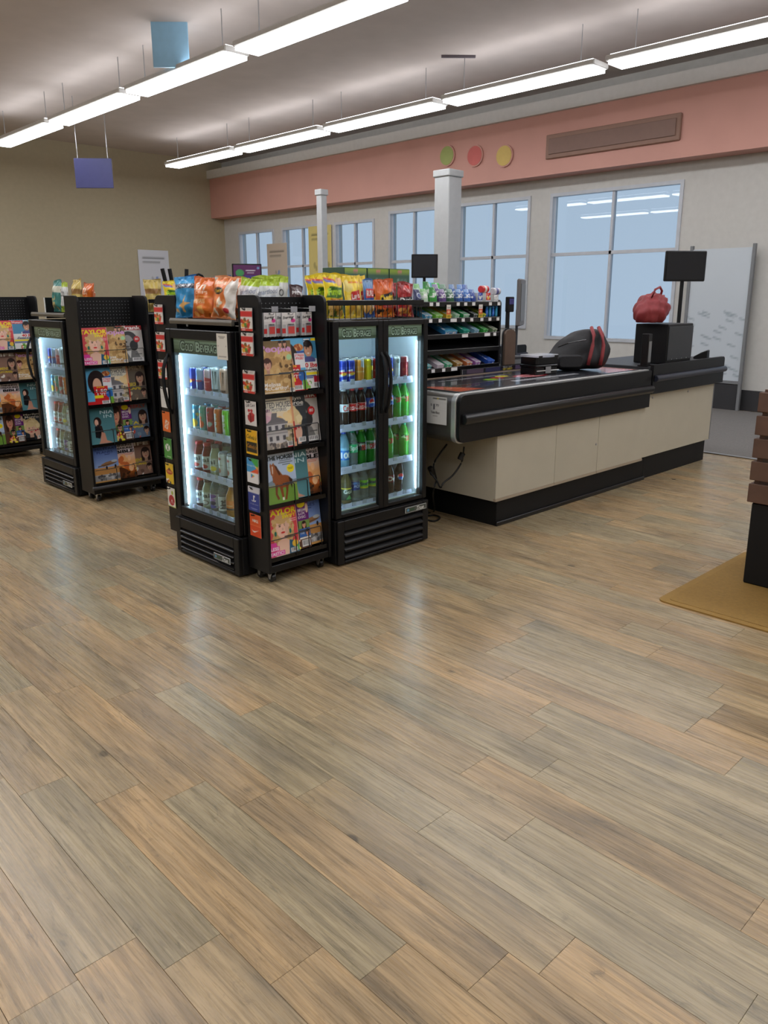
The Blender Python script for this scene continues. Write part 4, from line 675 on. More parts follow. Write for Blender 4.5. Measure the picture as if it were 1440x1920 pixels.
# ------------------------------------------------------------------ cans and bottles
CN, CM = 24, 40
def can_art(bg, ops): return canvas(CN, CM, bg, ops+[('r', 0, .965, 1, 1, (205, 208, 212)), ('r', 0, 0, 1, .03, (190, 192, 196))])
SIL = (196, 200, 208)
CANS = {
 'energy_blue': can_art((36, 60, 168), [('p', [(0, .55), (.5, .62), (.5, .35), (0, .28)], SIL), ('r', .1, .42, .9, .52, (200, 44, 60)), ('e', .5, .42, .22, .06, (240, 190, 60)), ('r', .3, .05, .7, .2, SIL)]),
 'energy_silver': can_art((160, 180, 205), [('p', [(0, 1), (.5, 1), (.5, .55), (0, .6)], (60, 110, 190)), ('p', [(.5, .5), (1, .45), (1, .05), (.5, .05)], (50, 80, 150)), ('r', .15, .43, .85, .5, (200, 70, 70))]),
 'energy_red': can_art((196, 56, 62), [('p', [(.5, .98), (1, .98), (1, .6), (.5, .66)], (206, 176, 180)), ('r', .1, .44, .9, .5, (230, 150, 140)), ('t', 'RED', .5, .25, .3, .3, (226, 150, 150), .01, PI/2)]),
 'energy_orange': can_art((230, 150, 56), [('p', [(.5, .98), (1, .98), (1, .6), (.5, .68)], SIL), ('r', .1, .44, .9, .5, (240, 190, 120))]),
 'energy_yellow': can_art((230, 206, 34), [('p', [(.55, .98), (1, .98), (1, .66), (.55, .7)], (90, 96, 90)), ('r', .6, .1, .75, .5, (110, 100, 40)), ('t', 'yellow', .67, .33, .14, .4, (90, 84, 40), 0, PI/2)]),
 'monster_white': can_art((208, 216, 220), [('p', [(.3, .85), (.38, .85), (.36, .5), (.3, .32)], (60, 70, 72)), ('p', [(.46, .86), (.56, .86), (.52, .5), (.5, .28)], (60, 70, 72)), ('p', [(.64, .85), (.74, .85), (.7, .5), (.66, .34)], (60, 70, 72)), ('r', .22, .12, .8, .2, (70, 78, 80))]),
 'monster_peach': can_art((214, 170, 150), [('p', [(.3, .85), (.38, .85), (.36, .5), (.3, .32)], (80, 50, 40)), ('p', [(.46, .86), (.56, .86), (.52, .5), (.5, .28)], (216, 110, 50)), ('p', [(.64, .85), (.74, .85), (.7, .5), (.66, .34)], (80, 50, 40)), ('r', .22, .12, .8, .2, (90, 50, 36))]),
 'slim_lemon': can_art((60, 160, 206), [('n', .1, .5, .9, .9, [(240, 200, 80), (230, 240, 240), (40, 130, 190)], 14, .12), ('e', .5, .3, .3, .16, (240, 196, 50)), ('r', .1, .1, .9, .16, WH)]),
 'slim_peach': can_art((110, 190, 176), [('n', .1, .5, .9, .9, [(226, 110, 70), (160, 214, 200)], 12, .12), ('e', .5, .3, .3, .16, (232, 110, 60)), ('r', .1, .1, .9, .16, (150, 210, 196))]),
 'slim_red': can_art((190, 62, 66), [('n', .1, .3, .9, .9, [(170, 44, 52), (210, 100, 100), (110, 190, 190)], 16, .09), ('e', .6, .35, .16, .1, (200, 226, 226))]),
 'prime_orange': can_art((228, 120, 48), [('r', 0, 0, 1, .1, (60, 40, 34)), ('t', 'PRIME', .45, .45, .42, .72, WH, .06, -PI/2), ('r', .8, 0, 1, 1, (206, 90, 34))]),
 'prime_green': can_art((126, 206, 48), [('t', 'PRIME', .45, .45, .42, .72, WH, .06, -PI/2), ('r', .8, 0, 1, 1, (96, 176, 36))]),
 'cola_white': can_art((214, 220, 224), [('r', .1, .5, .9, .7, (190, 200, 206)), ('e', .6, .8, .18, .1, (120, 130, 130))]),
 'energy_darkred': can_art((132, 30, 38), [('p', [(.5, .98), (1, .98), (1, .7), (.5, .74)], (200, 186, 186)), ('n', .2, .2, .9, .6, [(170, 80, 60), (150, 40, 44)], 12, .1)]),
 'tea_white': can_art((226, 228, 228), [('r', 0, .93, 1, 1, (40, 36, 36)), ('r', 0, 0, 1, .1, (50, 44, 42)), ('e', .4, .3, .16, .1, (180, 90, 70)), ('e', .4, .75, .2, .05, (200, 90, 80)), ('r', .2, .5, .7, .52, (150, 150, 150))]),
}
CLAB = {'energy_blue': 'slim blue and silver energy drink can', 'energy_silver': 'slim pale blue energy drink can', 'energy_red': 'slim red energy drink can', 'energy_orange': 'slim orange and silver energy drink can', 'energy_yellow': 'slim yellow energy drink can', 'monster_white': 'white drink can with dark claw marks', 'monster_peach': 'peach drink can with claw marks', 'slim_lemon': 'slim blue can with yellow lemon', 'slim_peach': 'slim teal can with orange fruit', 'slim_red': 'slim red can with ice cubes', 'prime_orange': 'slim orange can with white vertical lettering', 'prime_green': 'slim lime green can with white vertical lettering', 'cola_white': 'plain silver white drink can', 'energy_darkred': 'slim dark red energy drink can', 'tea_white': 'white can with black rims'}
def can(key, loc, rz, place, group, h=.134, r=.0265):
    pr = [(r*.8, 0), (r, h*.035), (r, h*.92), (r*.84, h)]
    R = ob('drink_can', wrap_mesh('can_%s_%.3f' % (key, h), CANS[key], pr, 'printed_can'), None, CLAB[key]+place, 'can', group, None, loc, (0, 0, rz))
    ob('lid', cached('canlid%.4f_%.3f' % (r, h), lambda: MB().lathe([(r*.84, h), (r*.84, h+.002), (r*.78, h+.002), (r*.76, h-.003)], 24).mesh('lid', 'lid_silver', 0, True)), R)
    return R
LBN, LBM = 30, 18
def lab_art(bg, ops): return canvas(LBN, LBM, bg, ops)
CAPS = {'red': (200, 36, 40), 'blue': (40, 70, 180), 'green': (40, 150, 110), 'lime': (130, 206, 50), 'white': (225, 228, 230), 'brown': (110, 88, 76), 'black': (30, 30, 32), 'silver': (190, 194, 196)}
for c_, v_ in CAPS.items(): M('cap_'+c_, v_, .35)
SODA = [(.018, 0), (.029, .004), (.0325, .02), (.0315, .05), (.0325, .075), (.0325, .135), (.030, .155), (.0205, .185), (.0135, .2), (.0125, .203)]
ROUND = [(.024, 0), (.033, .005), (.034, .02), (.034, .11), (.033, .125), (.024, .15), (.0215, .16), (.0215, .165)]
JAR = [(.024, 0), (.033, .005), (.034, .02), (.034, .08), (.036, .105), (.033, .13), (.022, .155), (.018, .17), (.018, .18)]
BOT = {   # liquid, cap, profile, label z range, art, label text
 'diet': (liquid('liq_clear_cola', (70, 52, 44), .3), 'silver', SODA, (.085, .13), lab_art((206, 212, 216), [('t', 'Coke', .6, .5, .6, .7, R_, .02, .1)]), 'cola bottle with silver label'),
 'coke': (liquid('liq_cola', (52, 26, 20), .3), 'red', SODA, (.085, .13), lab_art((206, 34, 38), [('t', 'Coca-Cola', .5, .5, .9, .6, WH, .01, .1, .3), ('r', 0, .9, 1, .95, WH)]), 'cola bottle with red label and red cap'),
 'pepsi': (MATS['liq_cola'], 'blue', SODA, (.095, .15), lab_art((40, 66, 170), [('e', .5, .5, .2, .42, WH), ('e', .5, .62, .17, .26, (206, 44, 50)), ('e', .5, .32, .17, .2, (46, 90, 190)), ('p', [(.33, .45), (.5, .56), (.68, .5), (.5, .42)], WH)]), 'cola bottle with blue label and blue cap'),
 'dew': (liquid('liq_dew', (84, 196, 60), .5), 'green', SODA, (.1, .15), lab_art((96, 190, 70), [('t', 'Mtn', .3, .7, .4, .4, (30, 90, 40), .03, .15), ('t', 'DEW', .62, .4, .5, .6, (200, 44, 44), .05, .15), ('p', [(.05, .5), (.3, .8), (.4, .4)], (210, 240, 200))]), 'bright green soda bottle with green and red label'),
 'dewdark': (liquid('liq_dew2', (60, 170, 52), .5), 'lime', SODA, (.09, .14), lab_art((40, 50, 44), [('t', 'Mtn', .35, .7, .4, .35, (230, 235, 230), .03, .15), ('t', 'DEW', .6, .4, .5, .6, (200, 60, 50), .05, .15)]), 'green soda bottle with dark label'),
 'dewwhite': (MATS['liq_dew2'], 'lime', SODA, (.09, .14), lab_art((200, 214, 200), [('t', 'Mtn', .35, .7, .4, .35, (40, 110, 50), .03, .15), ('t', 'DEW', .6, .4, .5, .6, (200, 44, 44), .05, .15)]), 'green soda bottle with white label'),
 'sprite': (MATS['water_plastic'], 'green', SODA, (.085, .135), lab_art((60, 180, 120), [('t', 'Sprite', .55, .5, .8, .7, WH, .03, .08)]), 'clear lemon soda bottle with green label'),
 'water': (liquid('liq_bluewater', (150, 200, 226), .5), 'blue', SODA, (.05, .12), lab_art((40, 110, 190), [('t', '100', .5, .4, .7, .5, WH, .04), ('r', 0, .8, 1, 1, (150, 200, 230))]), 'pale blue water bottle with bold white figures'),
 'aqua': (MATS['water_plastic'], 'blue', SODA, (.085, .14), lab_art((40, 56, 130), [('t', 'AQUA', .55, .45, .6, .4, (200, 215, 240), .02), ('p', [(0, .7), (.4, .95), (.8, .7)], (90, 130, 190))]), 'water bottle with dark blue label'),
 'mist': (MATS['water_plastic'], 'lime', SODA, (.085, .14), lab_art((130, 206, 60), [('t', 'Starry', .5, .55, .8, .5, (40, 60, 110), .04, .1), ('r', .1, .05, .8, .2, (240, 220, 60)), ('e', .8, .8, .15, .2, (245, 225, 60))]), 'clear lemon lime bottle with bright green label'),
 'tea': (liquid('liq_tea', (120, 108, 70), .4), 'black', SODA, (.03, .11), lab_art((62, 74, 62), [('t', 'Gold', .5, .7, .7, .3, (220, 224, 210), .02), ('r', 0, .88, 1, 1, (226, 206, 60)), ('p', [(.3, .1), (.5, .45), (.7, .1)], (90, 170, 100))]), 'iced tea bottle with dark green label'),
 'pepper': (MATS['liq_cola'], 'black', SODA, (.085, .135), lab_art((120, 30, 40), [('t', 'Dr', .5, .5, .6, .6, WH, .02)]), 'cola bottle with maroon label'),
 'zero': (MATS['liq_cola'], 'black', SODA, (.085, .14), lab_art((34, 34, 38), [('e', .5, .45, .2, .38, WH), ('e', .5, .58, .17, .24, (206, 44, 50)), ('e', .5, .28, .17, .18, (46, 90, 190))]), 'dark cola bottle with black label, leaning in the corner'),
 'baired': (liquid('liq_red', (150, 44, 44), .4), 'red', ROUND, (.025, .105), canvas(LBN, 26, (220, 224, 226), [('t', 'bai', .55, .72, .6, .32, (44, 42, 44), .02), ('e', .55, .25, .24, .16, (190, 50, 50)), ('e', .4, .36, .07, .07, (90, 150, 70)), ('r', .2, .48, .9, .5, (190, 120, 120))]), 'red juice bottle with white label and red cap'),
 'bailemon': (liquid('liq_lemon', (214, 216, 176), .5), 'brown', ROUND, (.025, .105), canvas(LBN, 26, (222, 226, 218), [('t', 'bai', .45, .72, .6, .32, (44, 42, 44), .02), ('e', .6, .25, .22, .18, (232, 206, 60)), ('r', .2, .48, .9, .5, (150, 150, 130))]), 'pale lemon drink bottle with brown cap'),
 'baiblue': (liquid('liq_purple', (90, 40, 56), .4), 'red', ROUND, (.025, .105), canvas(LBN, 26, (214, 218, 222), [('t', 'bai', .55, .74, .6, .32, (44, 42, 44), .02), ('e', .45, .25, .2, .14, (64, 66, 100)), ('e', .62, .3, .14, .12, (84, 86, 124))]), 'dark juice bottle with berries on white label'),
 'baicoco': (MATS['liq_lemon'], 'brown', ROUND, (.025, .105), canvas(LBN, 26, (216, 222, 210), [('t', 'bai', .55, .74, .6, .32, (44, 42, 44), .02), ('e', .55, .22, .24, .18, (120, 96, 76)), ('e', .55, .22, .18, .13, (236, 236, 230))]), 'pale drink bottle with coconut on label'),
 'hintberry': (MATS['water_plastic'], 'white', SODA, (.025, .12), canvas(LBN, 26, (214, 220, 228), [('e', .5, .84, .3, .14, (110, 70, 170)), ('e', .5, .56, .26, .14, (170, 130, 210)), ('e', .55, .36, .22, .14, (60, 56, 100)), ('e', .5, .12, .28, .12, (90, 90, 190))]), 'clear water bottle with purple berry dots'),
 'hintred': (MATS['water_plastic'], 'white', SODA, (.025, .12), canvas(LBN, 26, (226, 228, 232), [('e', .2, .85, .16, .12, (220, 70, 90)), ('p', [(.1, .1), (.3, .6), (.5, .2)], (214, 60, 84)), ('t', 'hint', .75, .45, .36, .6, (50, 50, 56), .04, PI/2)]), 'clear water bottle with red fruit shapes'),
 'juice': (liquid('liq_orange', (226, 150, 50), .5), 'white', JAR, (.045, .1), lab_art((232, 130, 50), [('r', 0, 0, 1, .2, (60, 50, 46)), ('r', .2, .4, .8, .5, (246, 200, 140))]), 'amber juice bottle with orange label'),
}
def bottle(key, loc, rz, place, group, rot=None):
    lq, cap, pr, (l0, l1), art, lab = BOT[key]; top = pr[-1][1]; rc = pr[-1][0]
    R = ob('drink_bottle', cached('bot_'+key, lambda: MB().lathe(pr, 24).mesh('drink_bottle', lq, 0, True)), None, lab+place, 'bottle', group, None, loc, rot or (0, 0, rz))
    ob('cap', cached('cap_%s_%.3f_%.3f' % (cap, rc, top), lambda: MB().lathe([(rc+.002, top-.001), (rc+.002, top+.014), (rc, top+.017), (rc*.5, top+.0175)], 20).mesh('cap', 'cap_'+cap)), R)
    zs_ = np.linspace(l0, l1, 6); pp = [(float(np.interp(z, [p[1] for p in pr], [p[0] for p in pr]))+.0006, float(z)) for z in zs_]
    ob('label_wrap', wrap_mesh('lab_'+key, art, pp, 'printed_gloss', 60), R); return R
SHN = ['top', 'second', 'third', 'bottom']
# two-door cooler: pixel columns of the front row on each shelf
FR2 = [[('c', 'energy_blue', 642.5), ('c', 'energy_blue', 657), ('c', 'energy_orange', 674), ('c', 'energy_yellow', 691), ('c', 'energy_red', 706), ('c', 'energy_blue', 729), ('c', 'cola_white', 742), ('c', 'energy_darkred', 757.5)],
       [('b', 'diet', 643), ('b', 'coke', 659), ('b', 'coke', 676), ('b', 'pepsi', 692), ('b', 'pepsi', 709), ('b', 'pepsi', 728), ('b', 'dew', 744.5), ('b', 'dew', 760)],
       [('b', 'water', 642.5), ('b', 'sprite', 659), ('b', 'dewdark', 676), ('b', 'dewwhite', 693), ('b', 'dew', 709), ('b', 'dew', 728), ('b', 'dew', 757.5)],
       [('b', 'tea', 646), ('b', 'aqua', 662), ('b', 'mist', 678.5), ('b', 'mist', 697), ('b', 'pepper', 713), ('b', 'pepper', 730)]]
goods2 = []
for s_, row in enumerate(FR2):
    for q, (t, key, px_) in enumerate(row):
        Yc = 3.414; p = on_y(px_, 700, Yc); rr = .0275 if t == 'c' else .0332
        if q == 0: prev = -9
        p.x = min(max(p.x, prev+2*rr+.001, 2.772+.045+rr), 3.528-.044-rr-(len(row)-1-q)*(2*rr+.001)); prev = p.x
        for dpt in range(3 if t == 'c' else 2):
            loc = (p.x, Yc+dpt*(.06 if t == 'c' else .074), Z2[s_]-.0045)
            pl = ', %s shelf of the two-door cooler' % SHN[s_]
            f = can if t == 'c' else bottle
            goods2.append(f(key, loc, random.uniform(-.35, .1), pl, '%s on the %s shelf of the two-door cooler' % (key.split('_')[0]+' drinks', SHN[s_])))
for g in goods2:
    if g.location.z < .4: g.scale = (1, 1, .92)
p = on_y(753, 900, 3.42); p.x = 3.40
goods2.append(bottle('zero', (p.x, 3.42, Z2[3]-.0005), 0, '', None, rot=(0, .12, -.3)))
goods2.append(bottle('pepper', (3.435, 3.535, Z2[3]-.0045), 0, ' standing behind the leaning bottle', None))
for g in goods2[-2:]: g.scale = (1, 1, .9)
goods2.append(bottle('dew', (3.335, 3.565, Z2[2]-.0045), 0, ', third shelf of the two-door cooler', 'dew drinks on the third shelf of the two-door cooler'))
FR1 = [[('c', 'energy_blue', 362), ('c', 'energy_silver', 375.5), ('c', 'energy_red', 390.5), ('c', 'monster_white', 406), ('c', 'monster_peach', 421.5), ('c', 'monster_white', 437)],
       [('c', 'slim_lemon', 369), ('c', 'slim_peach', 382), ('c', 'slim_red', 395.5), ('c', 'prime_orange', 410), ('c', 'prime_green', 425), ('c', 'slim_lemon', 440)],
       [('b', 'baired', 374.5), ('b', 'baired', 389.5), ('b', 'bailemon', 404), ('c', 'tea_white', 419), ('c', 'tea_white', 435)],
       [('b', 'baiblue', 376), ('b', 'baicoco', 390.5), ('b', 'hintberry', 404), ('b', 'hintred', 419), ('b', 'juice', 434.5)]]
goods1 = []
for s_, row in enumerate(FR1):
    prev = 9
    for t, key, px_ in row:
        Xc = 2.403; p = on_x(px_, 700+s_*75, Xc); rr = .0365 if key == 'juice' else .035 if t == 'b' else .032 if key in ('monster_white', 'monster_peach', 'tea_white') else .0275
        p.y = min(p.y, prev-rr-.001, 4.186-.045-rr); prev = p.y-rr
        if p.y-rr < 4.186-.676+.045: continue
        big = key in ('monster_white', 'monster_peach', 'tea_white')
        for dpt in range(2):
            loc = (Xc+dpt*.076, p.y, Z1[s_]-.0045)
            pl = ', %s shelf of the single-door cooler' % SHN[s_]; gr = '%s on the %s shelf of the single-door cooler' % (key.split('_')[0]+' drinks', SHN[s_])
            if t == 'c': goods1.append(can(key, loc, -PI/2+random.uniform(-.1, .3), pl, gr, *((.15, .031) if big else (.134 if s_ == 0 else .15, .0265))))
            else:
                goods1.append(bottle(key, loc, -PI/2+random.uniform(-.1, .3), pl, gr))
                if key[:4] == 'hint': goods1[-1].scale = (1, 1, .9)
# ------------------------------------------------------------------ candy shelving behind the belt
CX0, CX1, CYF, CYB = 3.60, 4.99, 3.865, 4.10
o = (4.3, 4.0, 0)
cr = thing('candy_shelving', 'black pegboard candy and gum shelving standing behind the conveyor belt', 'shelving', o)
MB(o).box(CX0, CYB, .9, CX1, CYB+.02, 1.50).ob('back_panel', 'black_metal', cr)
for a, b_ in ((CX0, CX0+.02), (CX1-.02, CX1)): MB(o).prism(rrect(CYF+.004, .9, CYB, 1.5, .03, 4, '0001'), 'x', a, b_).ob('side_panel', 'black_metal', cr, .002)
MB(o).box(CX0, 3.88, 0, CX1, 4.2, .9).ob('base_cabinet', 'black_matt', cr, .004)
peg_dots(o, CX0+.03, CX1-.03, 1.06, 1.36, CYB-.001, .025).ob('peg_holes', 'painted_hole_light', cr, kind='stuff')
CZ = (1.475, 1.36, 1.245, 1.135, 1.005)
tagm = MB().box(-.017, -.002, -.012, .017, 0, .012).mesh('price_tag', 'paper_white')
tagl = MB().box(-.034, -.002, -.012, .034, 0, .012).mesh('price_tag', 'paper_white')
TAGS = [[(808, 0), (820, 0), (858, 0), (872, 0), (887, 0), (918, 0), (934, 0)], [(807, 0), (825, 0), (850, 1), (868, 0), (884, 0), (903, 0), (918, 0), (933, 0)], [(872, 1), (914, 1), (928, 0)], [], [(813, 0), (833, 0), (853, 1)]]
for i, z in enumerate(CZ):
    dz = 0 if i == 0 else .085; s_ = MB(o).prism([(CYF+.008, z-.008), (CYF+.008, z), (CYB-.001, z+dz), (CYB-.001, z+dz-.008)], 'x', CX0+.02, CX1-.02).ob('shelf', 'black_metal', cr)
    MB(o).box(CX0+.02, CYF, z-.022, CX1-.02, CYF+.007, z+.012).ob('price_rail', 'black_gloss', s_, .001)
    MB(o).box(CX0+.021, CYF-.001, z+.009, CX1-.021, CYF, z+.012).ob('chrome_edge', 'zinc', s_)
    for px_, big in TAGS[i]:
        p = on_y(px_, 600, CYF); ob('price_tag', tagl if big else tagm, s_, loc=(p.x-o[0], CYF-.0015-o[1], z-.006))
A = canvas(14, 26, (226, 222, 214), [('r', 0, .3, 1, .66, (206, 76, 50)), ('r', 0, 0, 1, .3, (240, 204, 50)), ('t', '2/$3', .5, .15, .7, .2, BK, .02), ('r', .2, .75, .8, .8, (140, 140, 140)), ('e', .5, .48, .3, .1, (240, 190, 150))])
for px_ in (841, 901):
    p = on_y(px_, 580, CYF-.006); ob('sale_tag', sheet('sale_tag', A, .045, .095, 'printed_card', .001), None, 'yellow and red sale tag hanging from the top candy shelf rail', 'tag', 'sale tags on the candy shelving', None, (p.x, CYF-.008, CZ[0]-.105))
def block(key, front, top, w, d, h, side):
    """printed carton: front (-Y), top, coloured sides"""
    if key in MESH: return MESH[key]
    v, c, f = [], [], []
    for A_, fn in ((front, lambda u, t: ((u-.5)*w, 0, t*h)), (top, lambda u, t: ((u-.5)*w, t*d, h))):
        ny, nx = A_.shape[:2]; n = len(v)
        for j in range(ny):
            for i in range(nx): v.append(fn(i/(nx-1), j/(ny-1))); c.append(A_[j, i])
        f += grid_faces(nx, ny, n)
    n = len(v)
    for x in (-w/2, w/2):
        for y in (0, d):
            for z in (0, h): v.append((x, y, z)); c.append(side)
    f += [(n, n+1, n+3, n+2), (n+4, n+6, n+7, n+5), (n+2, n+3, n+7, n+6), (n, n+2, n+6, n+4)]
    me = bpy.data.meshes.new(key); me.from_pydata(v, [], f); set_col(me, c); me.materials.append(MATS['printed_gloss']); me.update(); MESH[key] = me; return me
def gum_box(px_, Y, z, wpx, d, h, c1, c2, lab, txt='', rows=3, tilt=0.0, cat='gum box'):
    p = on_y(px_, 600, Y); w = wpx*.00392; key = 'gum_%s' % lab
    fr = canvas(22, 10, c1, [('r', 0, .75, 1, 1, c2)]+([('t', txt, .5, .42, .8, .5, WH, .03, .05)] if txt else [('n', .1, .1, .9, .7, [c2, WH, c1], 8, .12)]))
    tp = canvas(22, 20, c2, [('r', 0, (q+.12)/rows, 1, (q+.88)/rows, c1 if q % 2 else tuple((a+b)/2 for a, b in zip(c1, c2))) for q in range(rows)]+[('n', .05, .05, .95, .95, [c2, WH], 7, .06), ('r', 0, 0, .04, 1, c2), ('r', .96, 0, 1, 1, c2)])
    return ob('gum_carton', block(key, fr, tp, w, d, h, c1), None, lab, cat, None, None, (p.x, Y, z+.001), (tilt, 0, 0))
WHT = (226, 230, 228)
S1 = [(795, 17, (196, 222, 196), (90, 180, 80), 'pale green gum pouch with rounded top on the top candy shelf', '5'), (812, 18, (50, 150, 56), (30, 110, 40), 'deep green gum pouch on the top candy shelf', 'gum'), (829, 15, (92, 60, 130), (200, 205, 215), 'purple and white gum pouch on the top candy shelf', 'ICE'), (844, 16, (44, 100, 66), (200, 214, 206), 'dark green and white gum pouch on the top candy shelf', 'ICE'), (860, 16, (34, 84, 160), (206, 218, 232), 'blue and white gum pouch beside the dark green one', 'ICE'), (875, 14, (40, 100, 186), (190, 210, 236), 'blue gum pouch with pale dots on the top candy shelf', 'ICE'), (884.5, 13, (36, 66, 150), (150, 176, 216), 'navy gum pouch next to the mint roll boxes', '')]
def pouch(key, A, w, h, d):
    if key in MESH: return MESH[key]
    ny, nx = A.shape[:2]; v, c = [], []
    for side in (-1, 1):
        for j in range(ny):
            for i in range(nx):
                u, q = i/(nx-1), j/(ny-1); e = math.sin(PI*u)**.45 if 0 < u < 1 else 0
                th = d*.5*e*(1-.75*max(0, q-.45)/.55); z = h*(q if q < .8 else .8+.2*math.sin((q-.8)/.2*PI/2))
                v.append(((u-.5)*w*(1-.25*max(0, q-.75)), side*th+d*.35*q*q, z)); c.append(A[j, i])
    n = nx*ny; f = grid_faces(nx, ny)+grid_faces(nx, ny, n, True)
    for j in range(ny-1):
        for i in (0, nx-1): f.append((j*nx+i, (j+1)*nx+i, n+(j+1)*nx+i, n+j*nx+i))
    for j in (0, ny-1):
        for i in range(nx-1): f.append((j*nx+i, j*nx+i+1, n+j*nx+i+1, n+j*nx+i))
    me = bpy.data.meshes.new(key); me.from_pydata(v, [], f); set_col(me, c); me.materials.append(MATS['printed_film'])
    me.polygons.foreach_set('use_smooth', [True]*len(me.polygons)); me.update(); MESH[key] = me; return me
for i, (px_, wp, c1, c2, lab, txt) in enumerate(S1):
    c2 = tuple(.45*a+.55*b for a, b in zip(c1, c2)); A = canvas(20, 28, c1, [('r', 0, .76, 1, 1, c2), ('n', .05, .3, .95, .95, [c2, c1, c1, WHT], 10, .09), ('r', .05, .0, .95, .14, tuple(x*.8 for x in c1))]+([('t', txt, .5, .52, .7, .26, WH, .04, .12)] if txt else []))
    for q in range(2):
        Y = CYF+.045+.075*q; p = on_y(px_, 600, CYF+.045)
        ob('gum_pouch', pouch('pouch_%d' % i, A, .057, .1+.012*(i == 1), .055), None, lab if q == 0 else lab.replace('on the top candy shelf', '').strip()+', standing behind in the second row', 'gum pouch', None, None, (p.x+.012*q, Y, CZ[0]+.001), (0, 0, 0), (1, 1, 1+.35*q))
p = on_y(783, 560, CYF+.05)
ob('gum_pouch', pouch('pouch_navy', canvas(20, 28, (36, 44, 90), [('e', .5, .55, .32, .2, (200, 210, 226)), ('e', .5, .55, .24, .14, (50, 64, 130)), ('t', 'ice', .5, .2, .6, .14, WHT, .02)]), .06, .095, .055), None, 'navy gum pouch with white ring beside the chip basket', 'gum pouch', None, None, (p.x, CYF+.05, CZ[0]+.001))
for px_, c1, c2, lab, h in ((803, (90, 190, 206), WHT, 'tall light blue gum pouch raised at the back of the top shelf', .15), (818, (70, 190, 80), WHT, 'tall bright green gum pouch raised at the back of the top shelf', .145)):
    p = on_y(px_, 560, CYB-.045); ob('gum_pouch', pouch('pouch_'+lab[:12], canvas(20, 28, c1, [('n', .05, .1, .95, .95, [c1, c2, WHT], 16, .12)]), .085, h, .06), None, lab, 'gum pouch', None, None, (p.x, CYB-.05, CZ[0]+.001))
for px_, c1, lab, hh in ((900.5, (60, 80, 170), 'blue mint roll box on the top candy shelf', .075), (915.5, (206, 56, 50), 'red mint roll box on the top candy shelf', .075), (930.5, (206, 206, 210), 'white mint roll box at the end of the top candy shelf', .06)):
    p = on_y(px_, 560, CYF+.012); key = 'mint_'+lab[:6]
    fr = canvas(22, 24, c1, [('r', 0, 0, 1, .28, WHT), ('t', 'mentos', .5, .14, .8, .18, (50, 60, 130), .02), ('n', .1, .5, .9, .95, [WHT, c1, tuple(min(255, x+50) for x in c1)], 12, .12), ('e', .5, .5, .25, .16, (240, 200, 90) if 'red' in lab else WHT)])
    ob('mint_box', block(key, fr, canvas(8, 8, WHT, [('n', 0, 0, 1, 1, [c1], 6, .15)]), .054, .12, hh, WHT), None, lab, 'mint box', None, None, (p.x, CYF+.012, CZ[0]+.001))
for px_, c1, lab, z in ((907, (200, 44, 44), 'red mint roll lying on top of the mint boxes', .075), (929, (196, 196, 204), 'white mint roll lying on the last mint box', .06)):
    p = on_y(px_, 540, CYF+.05); r = .026
    R = thing('mint_roll', lab, 'mint roll', (p.x, CYF+.05, CZ[0]+z+.001))
    MB().prism([(r*math.cos(k*PI/10), r+r*math.sin(k*PI/10)) for k in range(20)], 'x', -.042, .042).ob('wrapper', M('roll_'+lab[:5], c1, .3).name, R, .004)
    MB().prism([((r+.0008)*math.cos(k*PI/10), r+(r+.0008)*math.sin(k*PI/10)) for k in range(20)], 'x', -.012, .012).ob('print_band', M('roll_band'+lab[:5], (230, 220, 210) if 'red' in lab else (90, 90, 150), .3).name, R)
for row, z, items in ((1, CZ[1], [(802, 20, (70, 150, 190), WHT, 'blue and white gum carton at the basket end of the second shelf', ''), (822, 20, (130, 206, 70), (190, 226, 170), 'light green gum carton on the second candy shelf', ''), (841, 16, (226, 186, 50), (206, 226, 190), 'yellow gum carton under the sale tag', ''), (856, 13, (150, 206, 170), (206, 226, 206), 'pale mint gum carton on the second candy shelf', ''), (873, 19, (40, 160, 80), WHT, 'green gum carton with white packs on the second shelf', 'EXTRA'), (890, 13, (50, 54, 56), (200, 206, 200), 'black and white gum carton on the second shelf', ''), (905, 15, (130, 160, 60), (220, 206, 70), 'olive and yellow gum carton on the second shelf', '')]),
                      (2, CZ[2], [(845, 36, (50, 130, 190), (110, 180, 200), 'wide blue gum carton with white lettering on the third shelf', 'ICE'), (874, 20, (40, 150, 130), (90, 190, 170), 'teal green gum carton on the third candy shelf', ''), (893, 15, (130, 180, 206), (170, 206, 220), 'pale blue gum carton on the third candy shelf', ''), (910, 16, (60, 170, 70), (150, 206, 150), 'green gum carton with round badge on the third shelf', ''), (927, 16, (110, 140, 100), (214, 206, 196), 'grey green gum carton at the end of the third shelf', '')]),
                      (4, CZ[4], [(800, 26, (50, 150, 160), (200, 220, 220), 'teal gum carton on the lowest candy shelf', ''), (826, 20, (224, 206, 220), (226, 226, 230), 'white and pink gum carton on the lowest shelf', ''), (843, 17, (90, 190, 140), WHT, 'white and green gum carton on the lowest shelf', ''), (862, 18, (190, 140, 70), (220, 206, 180), 'cream and brown gum carton on the lowest shelf', ''), (881, 17, (226, 130, 80), WHT, 'white and orange gum carton on the lowest shelf', ''), (897, 17, (170, 110, 190), WHT, 'white and purple gum carton on the lowest shelf', ''), (922, 22, (50, 90, 190), (90, 130, 216), 'bright blue gum carton at the end of the lowest shelf', '')])):
    for px_, wp, c1, c2, lab, txt in items: gum_box(px_, CYF+.013, z+.0035, wp-1, .2, .031, c1, c2, lab, txt, 4, .362)
